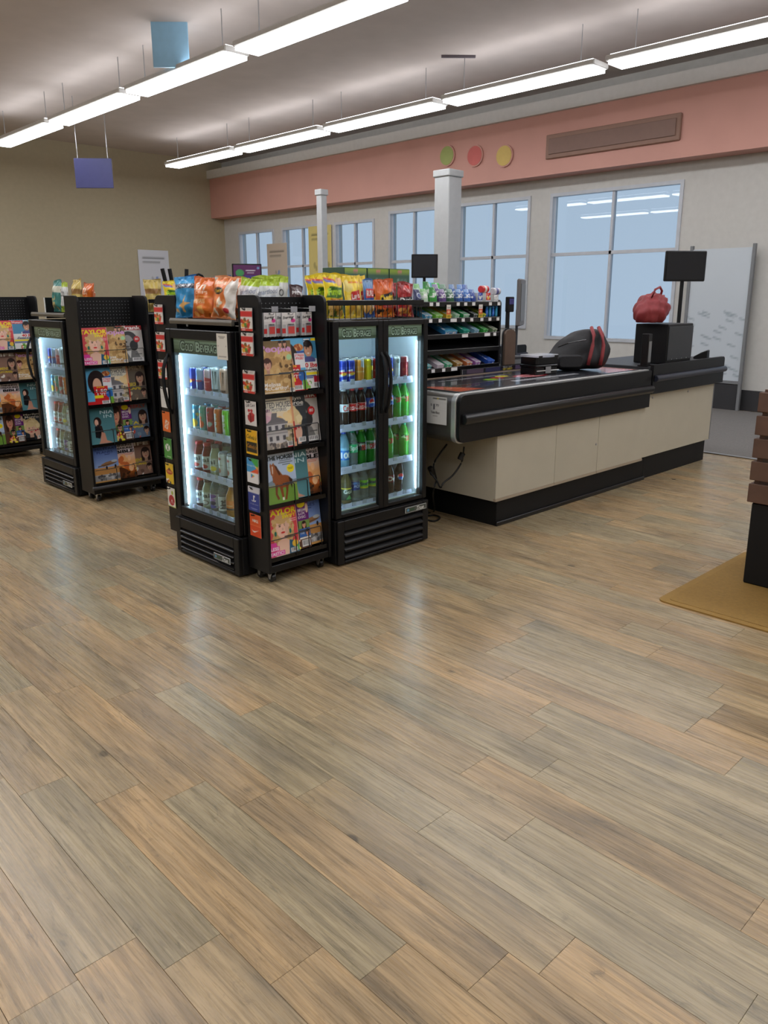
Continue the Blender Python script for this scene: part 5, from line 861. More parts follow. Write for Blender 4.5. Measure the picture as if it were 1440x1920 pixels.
for k in range(5):
    p = on_y(912+k*6, 590, CYF+.035); R = thing('gum_tube', 'upright blue gum tube on the second candy shelf, at the end panel', 'gum tube', (p.x, CYF+.035, CZ[1]+.016), 0, 'blue gum tubes on the second shelf')
    r = .011; MB().lathe([(r*.95, -.004), (r, .004), (r, .06)], 16).ob('tube', M('tube_blue%d' % (k % 2), ((50, 110, 200), (60, 160, 200))[k % 2], .25).name, R, smooth=True); MB().lathe([(r*1.03, .06), (r*1.03, .074), (r*.6, .078)], 16).ob('cap', M('tube_cap', (60, 150, 220), .3).name, R)
# advertising rail at the foot of the shelving
A = canvas(120, 8, (40, 40, 50), [('r', .06, .1, .3, .9, (90, 76, 92)), ('r', .33, .1, .55, .9, (56, 56, 90)), ('r', .58, .05, .75, .95, (40, 40, 44)), ('t', 'VERY CHEEZY', .66, .3, .15, .4, (236, 214, 60), .02), ('t', 'Better n ever', .66, .74, .13, .35, WHT, .01), ('r', .78, .1, .87, .9, (90, 80, 110)), ('e', .9, .5, .012, .4, (226, 110, 70)), ('r', .93, .1, .99, .9, (60, 56, 100))])
a, b_ = on_y(868, 690, 3.845), on_y(992, 684, 3.845)
ar = thing('advert_rail', 'narrow printed advert strip running along the back edge of the belt', 'sign', ((a.x+b_.x)/2, 3.848, .9525))
ob('printed_strip', sheet('advert', A, b_.x-a.x, .036, 'printed_gloss', .004), ar); MB().box(-(b_.x-a.x)/2-.02, .0045, -.001, (b_.x-a.x)/2+.02, .014, .042).ob('holder', 'black_gloss', ar)

# ------------------------------------------------------------------ checkout counter
BX0, BX1, BZ0, BZ1 = 3.612, 6.01, .632, .945
def make_counter(label, label2, off=(0, 0, 0)):
    o = Vector((4.9, 3.5, 0)); R = thing('checkout_counter', label, 'counter', o+Vector(off))
    pr = rrect(BX0, BZ0, BX1, BZ1, .055, 7, '1001'); pi_ = rrect(BX0+.008, BZ0+.008, BX1, BZ1-.008, .05, 7, '1001')
    MB(o).prism(pi_, 'y', 3.10, 3.128).ob('side_board', 'black_metal', R, .002)
    MB(o).prism(pr, 'y', 3.1285, 3.165).ob('steel_edge', 'steel', R, .002)
    MB(o).prism(rrect(BX0+.01, BZ0+.004, BX1, BZ1-.004, .052, 7, '1001'), 'y', 3.1655, 3.83).ob('belt_housing', M('brushed_steel', (150, 150, 146), .32, .85, 0, .08, 30).name, R, .002)
    bt = MB(o).box(3.70, 3.175, BZ1-.004, 5.93, 3.80, BZ1+.001).ob('conveyor_belt', M('belt_black', (46, 48, 54), .4).name, R)
    ops = [('e', .535, .52, .085, .14, (200, 36, 50)), ('e', .535, .52, .07, .1, (232, 190, 190)), ('t', 'FRESH', .535, .52, .1, .1, (206, 50, 60), .03), ('e', .33, .55, .03, .07, (150, 200, 40)), ('e', .39, .62, .03, .07, (200, 60, 50)), ('e', .44, .7, .03, .07, (220, 210, 50)), ('p', [(0, 0), (.12, .02), (.05, .5), (0, .6)], (190, 90, 56)), ('p', [(1, 0), (.8, .02), (.9, .4), (1, .6)], (190, 90, 56)), ('p', [(.66, .95), (.7, 1), (.75, 1), (.72, .8)], (200, 80, 50))]
    for q in range(26):
        ops.append(('r', .16+q*.013, .78, .168+q*.013, .84, (190, 190, 196))); ops.append(('r', .34+q*.014, .2, .35+q*.014, .3, (205, 205, 210)))
        if q < 14: ops.append(('r', .28+q*.015, .42, .288+q*.015, .47, (180, 180, 186)))
    ob('belt_print', sheet('belt_print', canvas(200, 50, (46, 48, 54), ops), 2.2, .6, 'printed_gloss'), bt, loc=((3.72+5.92)/2-o.x, 3.19-o.y, BZ1+.0016), rot=(-PI/2, 0, 0))
    MB(o).box(3.66, 3.8305, .60, 6.0, 3.862, BZ1+.005).ob('wood_ledge', M('ledge_wood', (128, 112, 98), .5, 0, 0, .12, 14).name, R, .002)
    MB(o).prism([(3.0995, .755), (3.075, .757), (3.06, .775), (3.058, .8), (3.07, .818), (3.0995, .822)], 'x', BX0+.03, BX1-.004).ob('bumper_rail', 'rubber_black', R, .004)
    for q in range(2): MB(o).box(BX0+.05, 3.0685-.004*q, .768+q*.014, BX1-.01, 3.0705-.004*q, .771+q*.014).ob('bumper_groove', 'black_gloss', R)
    for a, b_ in ((4.042, 4.724), (4.728, 5.298), (5.302, 6.012)):
        pn = MB(o).box(a, 3.131, .205, b_, 3.15, .631).ob('front_panel', 'beige_laminate', R, .0015)
        MB(o).box(a, 3.128, .185, b_, 3.15, .2045).ob('kick_trim', 'tan_trim', R, .001)
    MB(o).box(4.042, 3.1505, .185, 4.06, 3.86, .631).ob('end_panel', 'beige_laminate', R, .0015)
    MB(o).prism([(q[0], q[1]) for q in [(5.27+.008*math.cos(t*PI/4), .42+.008*math.sin(t*PI/4)) for t in range(8)]], 'y', 3.126, 3.131).ob('lock', 'zinc', R)
    MB(o).box(4.095, 3.16, 0, 6.1, 3.84, .184).ob('plinth', 'black_matt', R, .003)
    MB(o).box(4.088, 3.147, 0, 6.12, 3.1595, .03).ob('kick_strip', 'rubber_black', R, .004)
    # second section towards the exit
    x0, x1 = 6.035, 7.40
    MB(o).prism(rrect(x0, .742, x1, .982, .03, 5, '0010'), 'y', 3.10, 3.13).ob('side_board', 'black_metal', R, .002)
    MB(o).prism([(3.0995, .842), (3.075, .844), (3.062, .86), (3.062, .876), (3.075, .894), (3.0995, .896)], 'x', x0+.02, x1-.01).ob('bumper_rail', M('rubber_blue_black', (38, 42, 54), .28).name, R, .004)
    MB(o).box(x0, 3.131, .742, x1, 3.86, .965).ob('top_tray', 'dark_grey', R, .004)
    MB(o).box(x0-.02, 3.15, .2, 7.33, 3.165, .741).ob('front_panel', 'beige_laminate', R, .0015)
    MB(o).box(7.331, 3.15, .2, 7.35, 3.86, .741).ob('end_trim', 'mid_grey', R, .002)
    MB(o).box(6.13, 3.175, 0, 7.31, 3.84, .1995).ob('plinth', 'black_matt', R, .003)
    MB(o).box(6.012, 3.1655, .2, 6.035, 3.86, .9).ob('joint_panel', 'mid_grey', R)
    for px_, z in ((6.15, .70), (6.8, .70)): MB(o).prism([(px_+.008*math.cos(t*PI/4), z+.008*math.sin(t*PI/4)) for t in range(8)], 'y', 3.145, 3.15).ob('lock', 'zinc', R)
    return R
ctr = make_counter('long checkout counter with black belt sides and cream panels, in front of the candy shelving', '')
A = canvas(34, 44, (224, 226, 224), [('r', .42, .9, .95, .94, (70, 70, 66)), ('r', .6, .9, .66, .95, (220, 190, 50)), ('t', '$', .36, .68, .06, .09, (60, 66, 74), .01), ('t', '1', .47, .62, .06, .2, (60, 66, 74), .02), ('t', '79', .6, .68, .12, .09, (60, 66, 74), .01), ('t', 'Take Box', .52, .42, .36, .09, (60, 60, 62), .02), ('r', .42, .28, .62, .31, (170, 170, 168)), ('r', 0, .5, 1, .505, (205, 206, 204)), ('r', 0, .78, 1, .785, (205, 206, 204))])
pA, pB = on_x(803, 748, BX0-.003), on_x(838, 797, BX0-.003)
ob('price_sign', sheet('price_sign', A, .2, .172, 'printed_card', .001), None, 'white price card reading 1 79 on the steel end of the belt', 'price card', None, None, (BX0-.0025, pB.y+.105, .745), (0, 0, -PI/2))
# cables under the belt end
def cable(name, label, pts, plug=None):
    R = thing(name, label, 'cable', pts[-1]); o = Vector(pts[-1]); sm = []
    P = [Vector(p) for p in pts]
    for i in range(len(P)-1):
        p0, p1, p2, p3 = P[max(i-1, 0)], P[i], P[i+1], P[min(i+2, len(P)-1)]
        for t in np.linspace(0, 1, 7)[:-1]:
            sm.append(.5*((2*p1)+(p2-p0)*t+(2*p0-5*p1+4*p2-p3)*t*t+(3*p1-p0-3*p2+p3)*t**3))
    sm.append(P[-1]); MB(o).tube(sm, .006, 8).ob('cord', 'plug_black', R, smooth=True)
    for a, b_ in plug or []: MB(o).tube([Vector(a), Vector(a)*.5+Vector(b_)*.5, Vector(b_)], .02, 10).ob('plug', 'plug_black', R, .004)
def cp(x, y, Y): return tuple(on_y(x, y, Y))
cable('power_cable', 'black power cable with plug hanging below the belt end', [cp(870, 838, 3.3), cp(866, 865, 3.32), cp(850, 890, 3.34), cp(832, 905, 3.36), cp(826, 914, 3.37), cp(818, 900, 3.42), cp(806, 885, 3.46)], [(cp(868, 849, 3.31), cp(862, 862, 3.32))])
cable('power_cable', 'thin black cable looping from the counter end down to the floor', [cp(838, 833, 3.42), cp(815, 866, 3.42), cp(815, 885, 3.42), cp(818, 900, 3.44), cp(812, 925, 3.45), tuple(on_z(814, 958, .008)), tuple(on_z(802, 962, .008))], [(cp(806, 876, 3.5), cp(812, 889, 3.5))])
cable('power_cable', 'black cable lying in a loop on the floor beside the cooler', [tuple(on_z(x_, y_, .008)) for x_, y_ in ((803, 975), (813, 977), (822, 974), (824, 969), (814, 966), (803, 967))])
# black food containers and backpack on the belt
p = on_z(1022, 702, BZ1)
for i, (z, lab) in enumerate(((0, 'lower black food container with pale band on the belt'), (.075, 'upper black food container with clear lid, stacked on the belt'))):
    R = thing('food_container', lab, 'container', (p.x, p.y+.06, BZ1+.0025+z), -.1)
    MB().prism(rrect(-.125, -.085, .125, .085, .02, 4), 'z', 0, .055).ob('tray', 'black_gloss', R, .004)
    MB().prism(rrect(-.13, -.09, .13, .09, .022, 4), 'z', .0555, .072).ob('lid', 'black_gloss' if i == 0 else 'clear_plastic', R, .003)
    if i == 0: MB().box(-.127, -.0925, .028, .127, -.0905, .034).ob('pale_band', 'paper_white', R); MB().box(-.03, -.0945, .01, .03, -.0926, .06).ob('clip', 'zinc', R)
    else: MB().box(-.11, -.0935, .05, -.07, -.0905, .068).ob('clip', 'black_wire', R); MB().box(.07, -.0935, .05, .11, -.0905, .068).ob('clip', 'black_wire', R)
p = on_z(1098, 697, BZ1)
M('bag_nylon', (26, 26, 29), .65, 0, 0, .2, 30, .4); M('bag_red', (140, 50, 54), .6, 0, 0, .1, 30, .3)
R = thing('backpack', 'black nylon backpack with red straps lying on the conveyor belt', 'backpack', (p.x+.05, p.y+.13, BZ1+.003), -.62)
bm = bmesh.new(); bmesh.ops.create_icosphere(bm, subdivisions=4, radius=1)
for v in bm.verts:
    x, y, z = v.co; pass
    k = (abs(x)**3.2+abs(y)**3.2+abs(z)**3.2)**(-1/3.2); X_, Y_, Z_ = x*k*.27, y*k*.14, .155+z*k*.155
    top = max(0, Z_-.06)/.25; X_ = X_*(1-.4*top)+.09*top; Y_ = Y_*(1-.3*top)+.05*top; Z_ *= 1+.35*X_
    w_ = .010*math.sin(24*X_+9*Z_)*math.sin(19*Y_+15*Z_)+.006*math.sin(40*Z_-20*X_)
    v.co = Vector((X_+w_*x, Y_+w_*y, max(0, Z_+w_*z)))
me = bpy.data.meshes.new('body'); bm.to_mesh(me); bm.free(); me.materials.append(MATS['bag_nylon']); me.polygons.foreach_set('use_smooth', [True]*len(me.polygons)); ob('body', me, R)
for q, yy in enumerate((-.06, .06)):
    MB().tube([(.05+.1*q, -.138, .05), (.06+.1*q, -.146, .12), (.08+.09*q, -.135, .2), (.1+.07*q, -.1, .28), (.11+.06*q, -.02, .335)], .015, 8).ob('strap', 'bag_red', R, smooth=True)
MB().tube([(-.2, -.12, .19), (-.12, -.125, .22), (-.04, -.12, .235), (.03, -.115, .245)], .005, 6).ob('zip', 'black_gloss', R); MB().prism(rrect(-.2, .03, .0, .13, .03, 4), 'y', -.16, -.11).ob('front_pocket', 'bag_nylon', R, .01)
p = on_y(1222, 575, 3.32)
R = thing('shopping_bag', 'red cloth bag lying on top of the black till enclosure', 'bag', (p.x, 3.32, .968+.342))
bm = bmesh.new(); bmesh.ops.create_icosphere(bm, subdivisions=4, radius=1)
for v in bm.verts:
    x, y, z = v.co; w_ = .014*math.sin(9*x+4*z)*math.sin(7*y+5*z)+.008*math.sin(17*x-11*y)
    v.co = Vector((x*(.2+w_)*(1-.25*max(0, z)), y*(.13+w_), max(0, .1+z*(.14+w_)+.02*x)))
me = bpy.data.meshes.new('body'); bm.to_mesh(me); bm.free(); me.materials.append(MATS['bag_red']); me.polygons.foreach_set('use_smooth', [True]*len(me.polygons)); ob('body', me, R)
MB().tube([(-.07, -.03, .2), (-.06, -.05, .27), (.0, -.06, .29), (.06, -.05, .26), (.07, -.03, .2)], .01, 8).ob('handle', 'bag_red', R, smooth=True)
# till equipment on the second section
p = on_y(1240, 688, 3.3)
R = thing('till_box', 'tall black till enclosure on the second counter section', 'till', (p.x, 3.3, .967))
MB().box(-.23, -.15, 0, .23, .15, .33).ob('housing', 'black_metal', R, .006); MB().box(-.22, -.158, .03, .22, -.1505, .31).ob('front_plate', 'dark_grey', R, .002)
for q in range(4): MB().box(-.15+q*.09, -.161, .035, -.142+q*.09, -.1585, .043).ob('screw', 'zinc', R)
pm = on_y(1310, 500, 3.45)
R = thing('till_monitor', 'black till monitor raised on a pole above the second counter section', 'monitor', (pm.x, 3.6, .967), -.7)
MB().box(-.1, -.08, 0, .1, .08, .015).ob('foot', 'black_metal', R, .003); MB().tube([(0, 0, .015), (0, 0, pm.z-.95)], .018, 10).ob('pole', 'black_metal', R)
MB().box(-.2, -.05, pm.z-1.1, .2, -.02, pm.z-.82).ob('screen_case', 'black_metal', R, .008); MB().box(-.185, -.053, pm.z-1.085, .185, -.0505, pm.z-.835).ob('screen', M('screen_dark', (22, 24, 30), .15).name, R)
p = on_y(1317, 668, 3.2)
R = thing('card_reader', 'small black card reader at the exit end of the counter', 'card reader', (p.x, 3.2, .9675), .2)
MB().prism([(-.05, 0), (.07, 0), (.07, .02), (.02, .05), (-.05, .08)], 'x', -.045, .045).ob('body', 'black_matt', R, .004); MB().prism([(-.048, .082), (.018, .052), (.018, .055), (-.048, .085)], 'x', -.03, .03).ob('keypad', 'mid_grey', R)
p = on_y(1207, 660, 3.2)
R = thing('bag_post', 'square black post standing where the two counter sections meet', 'post', (6.075, 3.2, .967))
MB().box(-.03, -.03, 0, .03, .03, .26).ob('post', 'black_metal', R, .003); MB().box(-.022, -.034, .03, .022, -.0305, .2).ob('grey_plate', 'mid_grey', R, .001); MB().box(-.045, -.045, -.0015, .045, .045, .006).ob('flange', 'black_metal', R)
# wood end panel, grey screen back and dark till desk behind the shelving
R = thing('till_desk', 'dark till desk behind the candy shelving', 'desk', (5.75, 4.25, 0))
MB().box(-.55, -.2, 0, .7, .3, .88).ob('cabinet', 'black_matt', R, .006); MB().box(-.57, -.22, .8805, .72, .32, .91).ob('worktop', 'dark_grey', R, .004); MB().box(-.5, -.206, .08, .64, -.2005, .8).ob('panel', 'dark_grey', R, .002)
p = on_y(957, 640, 3.97)
R = thing('end_board', 'brown wood board with rounded top at the end of the candy shelving', 'board', (p.x, 3.98, .0))
MB().prism(rrect(-.07, .001, .07, 1.262, .05, 5, '0011'), 'y', -.012, .012).ob('board', M('board_wood', (104, 84, 70), .5, 0, 0, .18, 9).name, R, .002); MB().prism(rrect(-.076, .001, .076, 1.27, .054, 5, '0011'), 'y', .0125, .022).ob('edge_band', 'dark_grey', R)
p = on_y(963, 560, 4.3)
R = thing('till_screen', 'grey back of a till screen on a stand beside the candy shelving', 'monitor', (p.x+.06, 4.3, .912), .5)
MB().box(-.08, -.07, 0, .08, .07, .012).ob('foot', 'dark_grey', R, .003); MB().box(-.02, -.01, .012, .02, .01, .5).ob('stand', 'dark_grey', R, .003); MB().box(-.16, -.045, .36, .16, -.0105, .76).ob('case', M('case_grey', (110, 108, 108), .5).name, R, .01); MB().box(-.13, -.05, .4, .13, -.0455, .72).ob('vent_plate', 'mid_grey', R, .002)
p = on_y(949, 560, 4.02)
R = thing('card_terminal', 'black card terminal standing on the brown rounded board', 'terminal', (on_y(957, 640, 3.97).x-.03, 3.985, 1.2715))
MB().box(-.012, -.012, 0, .012, .012, .13).ob('bracket', 'black_wire', R); MB().box(-.04, -.035, .13, .04, -.0, .25).ob('body', 'black_matt', R, .006); MB().box(-.03, -.038, .19, .03, -.0355, .235).ob('screen', M('screen_blue', (60, 60, 120), .2).name, R)
R = thing('receipt_printer', 'small grey receipt printer on the till desk', 'printer', (5.52, 4.15, .9105)); MB().box(-.07, -.06, 0, .07, .08, .12).ob('case', 'dark_grey', R, .01); MB().box(-.045, -.0635, .02, .045, -.0605, .09).ob('paper_slot', 'mid_grey', R)
# ------------------------------------------------------------------ the further lanes
L2 = Vector((.12, 2.42, 0))
def relabel(s, lane): return s
# second lane: single-door cooler, racks, two-door cooler, counter
c1b = copy_tree(cool1, None, L2, 'single-door black beverage cooler of the second checkout lane, glowing beyond the first'); c2b = copy_tree(cool2, None, L2+Vector((.11, 0, 0)), 'two-door black beverage cooler of the second checkout lane, partly hidden by the near lane')
for g in goods1[::2]: copy_tree(g, None, L2, g['label'].replace('of the single-door cooler', 'of the far single-door cooler'), g.get('group', '')+', second lane')
for g in goods2:
    if g.location.y < 3.45: copy_tree(g, None, L2+Vector((.11, 0, 0)), g['label'].replace('of the two-door cooler', 'of the far two-door cooler').replace('leaning in the corner', 'leaning in the corner of the far cooler'), (g.get('group') or 'leaning')+', second lane')
rack2 = make_rack('black wheeled magazine rack of the second checkout lane, with a bumper bar', 2.40, 2.95, 5.66, 5.88, TIERS)
o2 = rack2.location
MB(o2).tube([(2.39, 5.652, .115), (2.975, 5.652, .115), (2.975, 5.86, .115)], .014, 8).ob('bumper_bar', 'dark_grey', rack2, smooth=True)
def paper(key, c1, c2, c3, txt): return canvas(NX, NY, c1, [('r', 0, .8, 1, 1, c2), ('t', txt[0], .5, .9, .84, .1, c3, .03), ('t', txt[1], .4, .44, .7, .09, (214, 190, 60), .03), ('t', txt[2], .4, .33, .7, .09, (214, 190, 60), .03), ('f', .76, .6, .14, .14, (190, 150, 126), (50, 38, 36), 1), ('f', .85, .2, .09, .09, (190, 150, 126), (46, 36, 34), 0), ('n', 0, .04, .6, .26, [c2, c3, c1], 14, .08), ('b', .02, .02, .2, .1)])
ART.update({'news_a': paper('a', (106, 96, 84), (120, 104, 88), (196, 180, 150), ('FAMILY', 'THE SECRET', 'ESCAPE')), 'news_b': paper('b', (96, 116, 140), (120, 140, 156), (200, 90, 80), ('WEEKLY', 'STAR', 'SUMMER')), 'news_c': paper('c', (140, 110, 96), (110, 84, 74), (226, 220, 210), ('LIFE', 'DEMENTIA', 'NIGHTMARE'))})
TITLE.update({'news_a': 'dull brown gossip paper with yellow headlines', 'news_b': 'blue grey gossip paper with red title', 'news_c': 'brown gossip paper with a nightmare headline'})
for zt, row in zip(TIERS, (('planes', 'sunset', 'news_c'), ('teal', 'tabloid', 'news_b'), ('stress', 'houses', 'news_a'), ('taylor', 'fur', 'frank'))):
    for q, kx in enumerate(row):
        mag(kx, ART[kx], TITLE[kx].replace(', top tier', '')+' in the second lane rack', (2.40+.125+q*.146, 5.66+.024+.014*q, zt+.008+.004*q), group='%s copies in the second lane rack' % kx)
L2LAB = ' of the second checkout lane'
es2 = copy_tree(es, None, L2, 'black pegboard shelf above the single-door cooler'+L2LAB)
bs2 = copy_tree(bs, None, L2+Vector((.11, 0, 0)), 'black wire chip basket on the two-door cooler'+L2LAB)
TEAL = canvas(BN, BM, (58, 128, 120), [('r', 0, .6, 1, .8, (200, 200, 180)), ('n', .1, .1, .9, .5, [(80, 150, 140), (190, 170, 110)], 16, .1)]); TANB = canvas(BN, BM, (196, 172, 92), [('r', 0, .55, 1, .7, (150, 110, 60)), ('n', .1, .1, .9, .5, [(206, 186, 120), (180, 150, 80)], 16, .1)])
BAGS['teal'] = TEAL; BAGS['tan'] = TANB
for key, dy, dx, h, lab in (('teal', .55, .2, .25, 'teal snack bag on the second lane shelf'), ('limewhiteb', .36, .18, .24, 'pale grey ringed snack bag on the second lane shelf'), ('tan', .18, .2, .25, 'tan snack bag on the second lane shelf'), ('sun', .27, .33, .25, 'orange snack bag at the back of the second lane shelf')):
    bag(key, lab, (2.275+L2.x+dx, 3.53+L2.y+dy, CH+.001), -PI/2, -.1, 0, h=h, t=.07, w=.15)
for i, (key, x, lab) in enumerate((('tan', 3.03, 'tan chip bag in the second lane basket'), ('fun', 3.19, 'yellow onion ring bag in the second lane basket'), ('puffs', 3.35, 'orange and white puffs bag in the second lane basket'), ('corners', 3.51, 'blue popped corn bag in the second lane basket'))):
    bag(key, lab, (x+.06, 3.40+L2.y, 1.405), random.uniform(-.1, .1), -.08, 0, h=.22, t=.06, w=.15)
ctr2 = copy_tree(ctr, None, (.22, 2.42, 0), 'checkout counter'+L2LAB+', behind the candy shelving')
# third lane: a rack and a cooler at the far left, and its counter
rack3 = make_rack('black magazine rack of the third checkout lane, with a horse magazine in front', 2.30, 2.95, 7.85, 8.06, TIERS)
for zt, row in zip(TIERS, (('horses', 'tabloid', 'blonde'), ('planes', 'sunset', 'teal'), ('news_a', 'news_c', 'fur'), ('stress', 'taylor', 'woman'))):
    for q, kx in enumerate(row):
        mag(kx, ART[kx], TITLE[kx].replace(', top tier', '')+' in the third lane rack', (2.30+.125+q*.19, 7.85+.024+.014*q, zt+.008+.004*q), group='%s copies in the third lane rack' % kx)
c1c = copy_tree(cool1, None, (.1, 4.62, 0), 'single-door black beverage cooler of the third checkout lane')
for g in goods1[::4]: copy_tree(g, None, (.1, 4.62, 0), g['label'].replace('of the single-door cooler', 'of the third lane cooler'), g.get('group', '')+', third lane')
ctr3 = copy_tree(ctr, None, (.22, 4.84, 0), 'checkout counter of the third checkout lane')
# monitors of the far lanes
def monitor(label, pix, Y, z0, w, h, art, rz):
    p = on_y(pix[0], pix[1], Y); R = thing('till_monitor', label, 'monitor', (p.x, Y, z0), rz); zc = p.z-z0
    MB().box(-.09, -.08, 0, .09, .08, .012).ob('foot', 'black_metal', R, .003); MB().tube([(0, .03, .012), (0, .03, zc)], .016, 10).ob('pole', 'black_metal', R)
    MB().box(-w/2, -.02, zc-h/2, w/2, .0125, zc+h/2).ob('case', 'black_metal', R, .005)
    ob('screen', sheet('scr_'+label[:14], art, w-.03, h-.03, 'printed_gloss'), R, loc=(0, -.0215, zc-h/2+.015))
monitor('dark square till monitor standing on the second lane counter', (796, 499), 5.75, .967, .27, .235, canvas(20, 20, (30, 33, 40), [('p', [(.3, .1), (.4, .6), (.6, .7), (.8, .1)], (24, 26, 32))]), -.78)
monitor('till monitor with purple screen on the third lane counter', (463, 512), 8.4, .95, .36, .22, canvas(36, 24, (96, 44, 96), [('e', .24, .5, .15, .22, (70, 150, 90)), ('r', .45, .62, .8, .68, (220, 214, 224)), ('r', .5, .48, .75, .53, (220, 214, 224)), ('r', .42, .2, .85, .36, (70, 60, 140)), ('e', .9, .8, .05, .08, (120, 150, 200))]), -.5)
# looped black stand seen above the near chip bags
p = on_y(352, 540, 6.5)
R = thing('handle_stand', 'black stand with slanted bars and a looped handle beyond the chip bags', 'stand', (p.x, 6.5, CH-.0005))
MB().box(-.25, -.05, 0, .25, .05, .02).ob('foot', 'black_metal', R, .003)
for a, b_ in ((-.17, -.24), (-.12, -.17), (-.03, .0)): MB().tube([(a, 0, .02), (b_, 0, .36)], .018, 8).ob('bar', 'black_matt', R)
MB().tube([(.12, 0, .02), (.12, 0, .12)]+[(.12+.07*math.sin(t*PI/6), 0, .22-.1*math.cos(t*PI/6)) for t in range(13)], .011, 8).ob('loop_handle', 'black_matt', R, smooth=True)
# green grocery cases and posters by the window wall
p0, p1 = on_y(648, 520, 9.2), on_y(772, 520, 9.2)
for i in range(3):
    w = (p1.x-p0.x)/3; x = p0.x+w*(i+.5); zt = on_y(700, 503, 9.2).z
    R = thing('grocery_case', ('green grocery case lettered Grocery, next to the dark monitor', 'green grocery case between two others behind the basket', 'green grocery case at the basket end of the row')[(i+1) % 3], 'case', (x, 9.25, .0065))
    A = canvas(40, 60, (72, 104, 80), [('r', 0, .955, 1, 1, (150, 172, 70)), ('r', .4, .96, .6, .985, (214, 140, 120)), ('t', 'Grocery', .62, .9, .5, .03, (214, 222, 214), .02), ('t', 'pickup', .62, .865, .4, .025, (214, 222, 214), .02)])
    MB().box(-w/2+.005, 0, 0, w/2-.005, .5, zt).ob('cabinet', M('case_green', (64, 92, 72), .5).name, R, .005)
    ob('front_door', sheet('grocery_%d' % i, A, w-.03, zt-.02, 'printed_gloss', .01, (60, 90, 70)), R, loc=(0, -.012, .01))
M('post_white', (186, 188, 188), .6); M('post_dark', (70, 72, 78), .6)
for i, (px_, w, mt, lab) in enumerate(((838, .3, 'post_white', 'broad white pillar behind the dark till monitor'), (605, .14, 'post_white', 'slim white pillar behind the yellow chip bags'))):
    p = on_x(px_, 480, 9.6)
    R = thing('pillar', lab, 'pillar', (9.6, p.y, 0)); MB().box(-w/2, -w/2, 0, w/2, w/2, 3.3).ob('shaft', mt, R, .01); MB().box(-w/2-.02, -w/2-.02, 3.3, w/2+.02, w/2+.02, 3.4).ob('capital', mt, R, .01); MB().box(-w/2-.015, -w/2-.015, 0, w/2+.015, w/2+.015, .12).ob('foot_band', 'base_dark', R)
PO = [('cream poster with fine print on the window', (196, 182, 164), 520, 500), ('white poster with a blue oval on the tan wall', (206, 208, 214), 290, 512), ('yellow notice on the window wall', (206, 190, 120), 600, 470)]
for lab, c, px_, py_ in PO:
    p = on_x(px_, py_, XF-.03) if px_ > 330 else on_y(px_, py_, 16.98); lw_ = px_ <= 330; R = ob('poster', sheet('poster_'+lab[:8], canvas(30, 40, c, [('n', .1, .1, .9, .5, [tuple(x*.8 for x in c), (120, 140, 190), c], 14, .08), ('r', .15, .8, .85, .83, tuple(x*.6 for x in c)), ('r', .15, .72, .7, .74, tuple(x*.6 for x in c))]), .75, 1.0, 'printed_paper', .004), None, lab, 'poster', None, None, (p.x, p.y, p.z-.5), (0, 0, 0 if lw_ else -PI/2))
# frosted notice board by the exit
pa, pb = on_x(1292, 560, XF-.12), on_x(1385, 715, XF-.12)
R = thing('glass_partition', 'pale frosted glass partition with fine markings beyond the counter end', 'partition', (XF-.12, (pa.y+pb.y)/2, 0)); hw = abs(pa.y-pb.y)/2
rq = random.Random(5); A = canvas(50, 80, (196, 204, 210), [('p', [(x, y), (x+.14, y-.022), (x+.14, y-.03), (x, y-.012)], (146, 156, 166)) for x, y in [(rq.uniform(0, .9), rq.uniform(.05, .55)) for _ in range(34)]])
ob('frosted_panel', sheet('frost', A, hw*2, 1.75, 'printed_gloss', .01, (190, 198, 204)), R, loc=(0, 0, pb.z), rot=(0, 0, -PI/2))
for s_ in (-1, 1): MB().box(-.02, s_*(hw+.02)-.02, 0, .03, s_*(hw+.02)+.02, 2.2).ob('frame_post', 'mid_grey', R, .003)
MB().box(-.02, -hw, pb.z-.04, .03, hw, pb.z).ob('frame_rail', 'mid_grey', R); MB().box(-.01, -hw, .0, .02, hw, pb.z-.05).ob('kick_plate', 'base_dark', R)
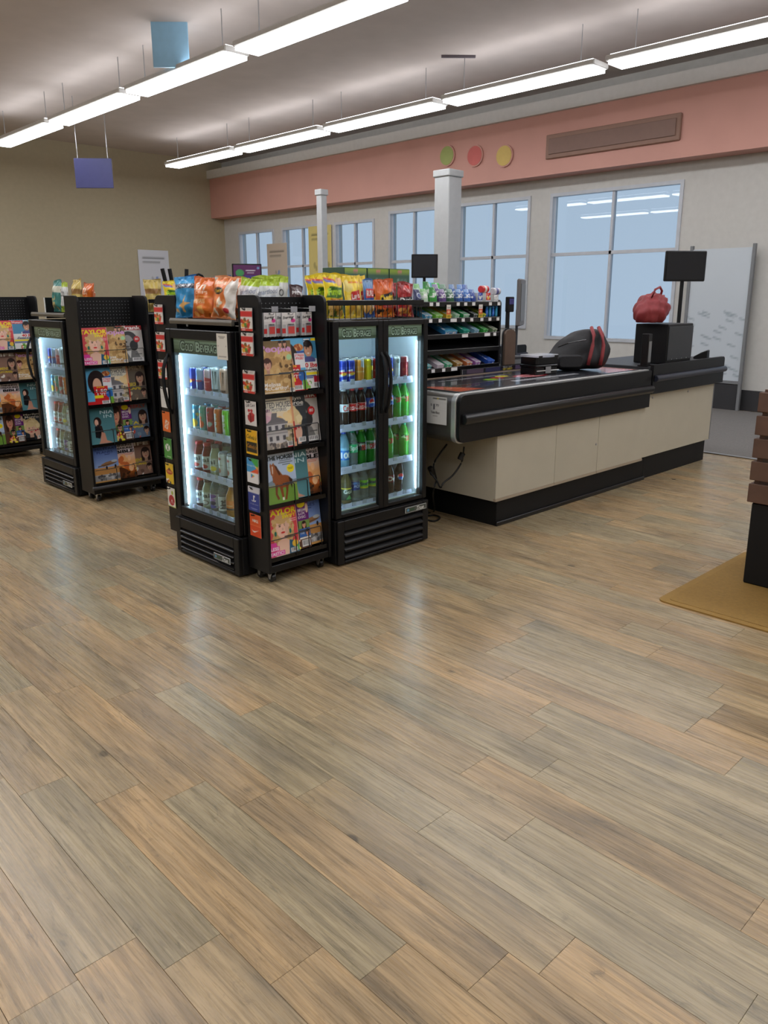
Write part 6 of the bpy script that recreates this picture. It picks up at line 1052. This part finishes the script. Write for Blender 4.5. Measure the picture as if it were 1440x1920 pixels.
# hanging signs
for lab, px_, py_, Y, w, h, c in (('pale blue hanging sign under the ceiling', 318, 60, 9.0, .42, .75, (150, 196, 226)), ('navy round hanging sign beside the coral band', 176, 325, 13.0, .6, .45, (60, 62, 110)), ('small dark hanging sign below the ceiling lights', 860, 85, 7.5, .45, .3, (92, 84, 90))):
    p = on_y(px_, py_, Y); R = thing('hanging_sign', lab, 'sign', (p.x, Y, ZC), -.75)
    MB().box(-w/2, -.015, p.z-h/2-ZC, w/2, .015, p.z+h/2-ZC).ob('panel', M('sign_'+lab[:8], c, .5).name, R, .004)
    for s_ in (-1, 1): MB().tube([(s_*w*.4, 0, p.z+h/2-ZC-.005), (s_*w*.4, 0, 0)], .006, 6).ob('rod', 'zinc', R)
# yellow mat with a wooden produce display at the right
R = thing('floor_mat', 'yellow floor mat under the wooden display stand', 'mat', (4.1, 1.2, 0))
MB((4.1, 1.2, 0)).prism(rrect(3.62, .35, 4.75, 1.74, .04, 4), 'z', .0003, .008).ob('mat', M('mat_yellow', (146, 112, 50), .8, 0, 0, .1, 40).name, R); MB((4.1, 1.2, 0)).prism(rrect(3.66, .39, 4.71, 1.70, .03, 4), 'z', .0081, .010).ob('mat_face', M('mat_face', (140, 107, 48), .85, 0, 0, .12, 60, .4).name, R)
o = (4.5, 1.1, .0105)
R = thing('display_stand', 'brown wooden slatted display stand with black base on the yellow mat', 'display', o)
SX, SY = 4.16, 1.55
MB(o).box(SX+.02, .75, .0105, 4.74, SY-.02, .46).ob('black_base', 'black_matt', R, .006)
M('crate_wood', (92, 66, 52), .6, 0, 0, .2, 12)
for q in range(5):
    z = .465+q*.12
    MB(o).box(SX, .73, z, SX+.02, SY, z+.1).ob('slat', 'crate_wood', R, .003); MB(o).box(SX+.0205, SY-.02, z, 4.74, SY, z+.1).ob('slat', 'crate_wood', R, .003)
for x, y in ((SX+.0205, SY-.046), (SX+.0205, .75), (4.71, SY-.046)): MB(o).box(x, y, .461, x+.025, y+.025, 1.06).ob('corner_post', 'crate_wood', R)
MB(o).box(SX+.05, .78, .97, 4.70, SY-.05, .99).ob('deck', 'crate_wood', R)
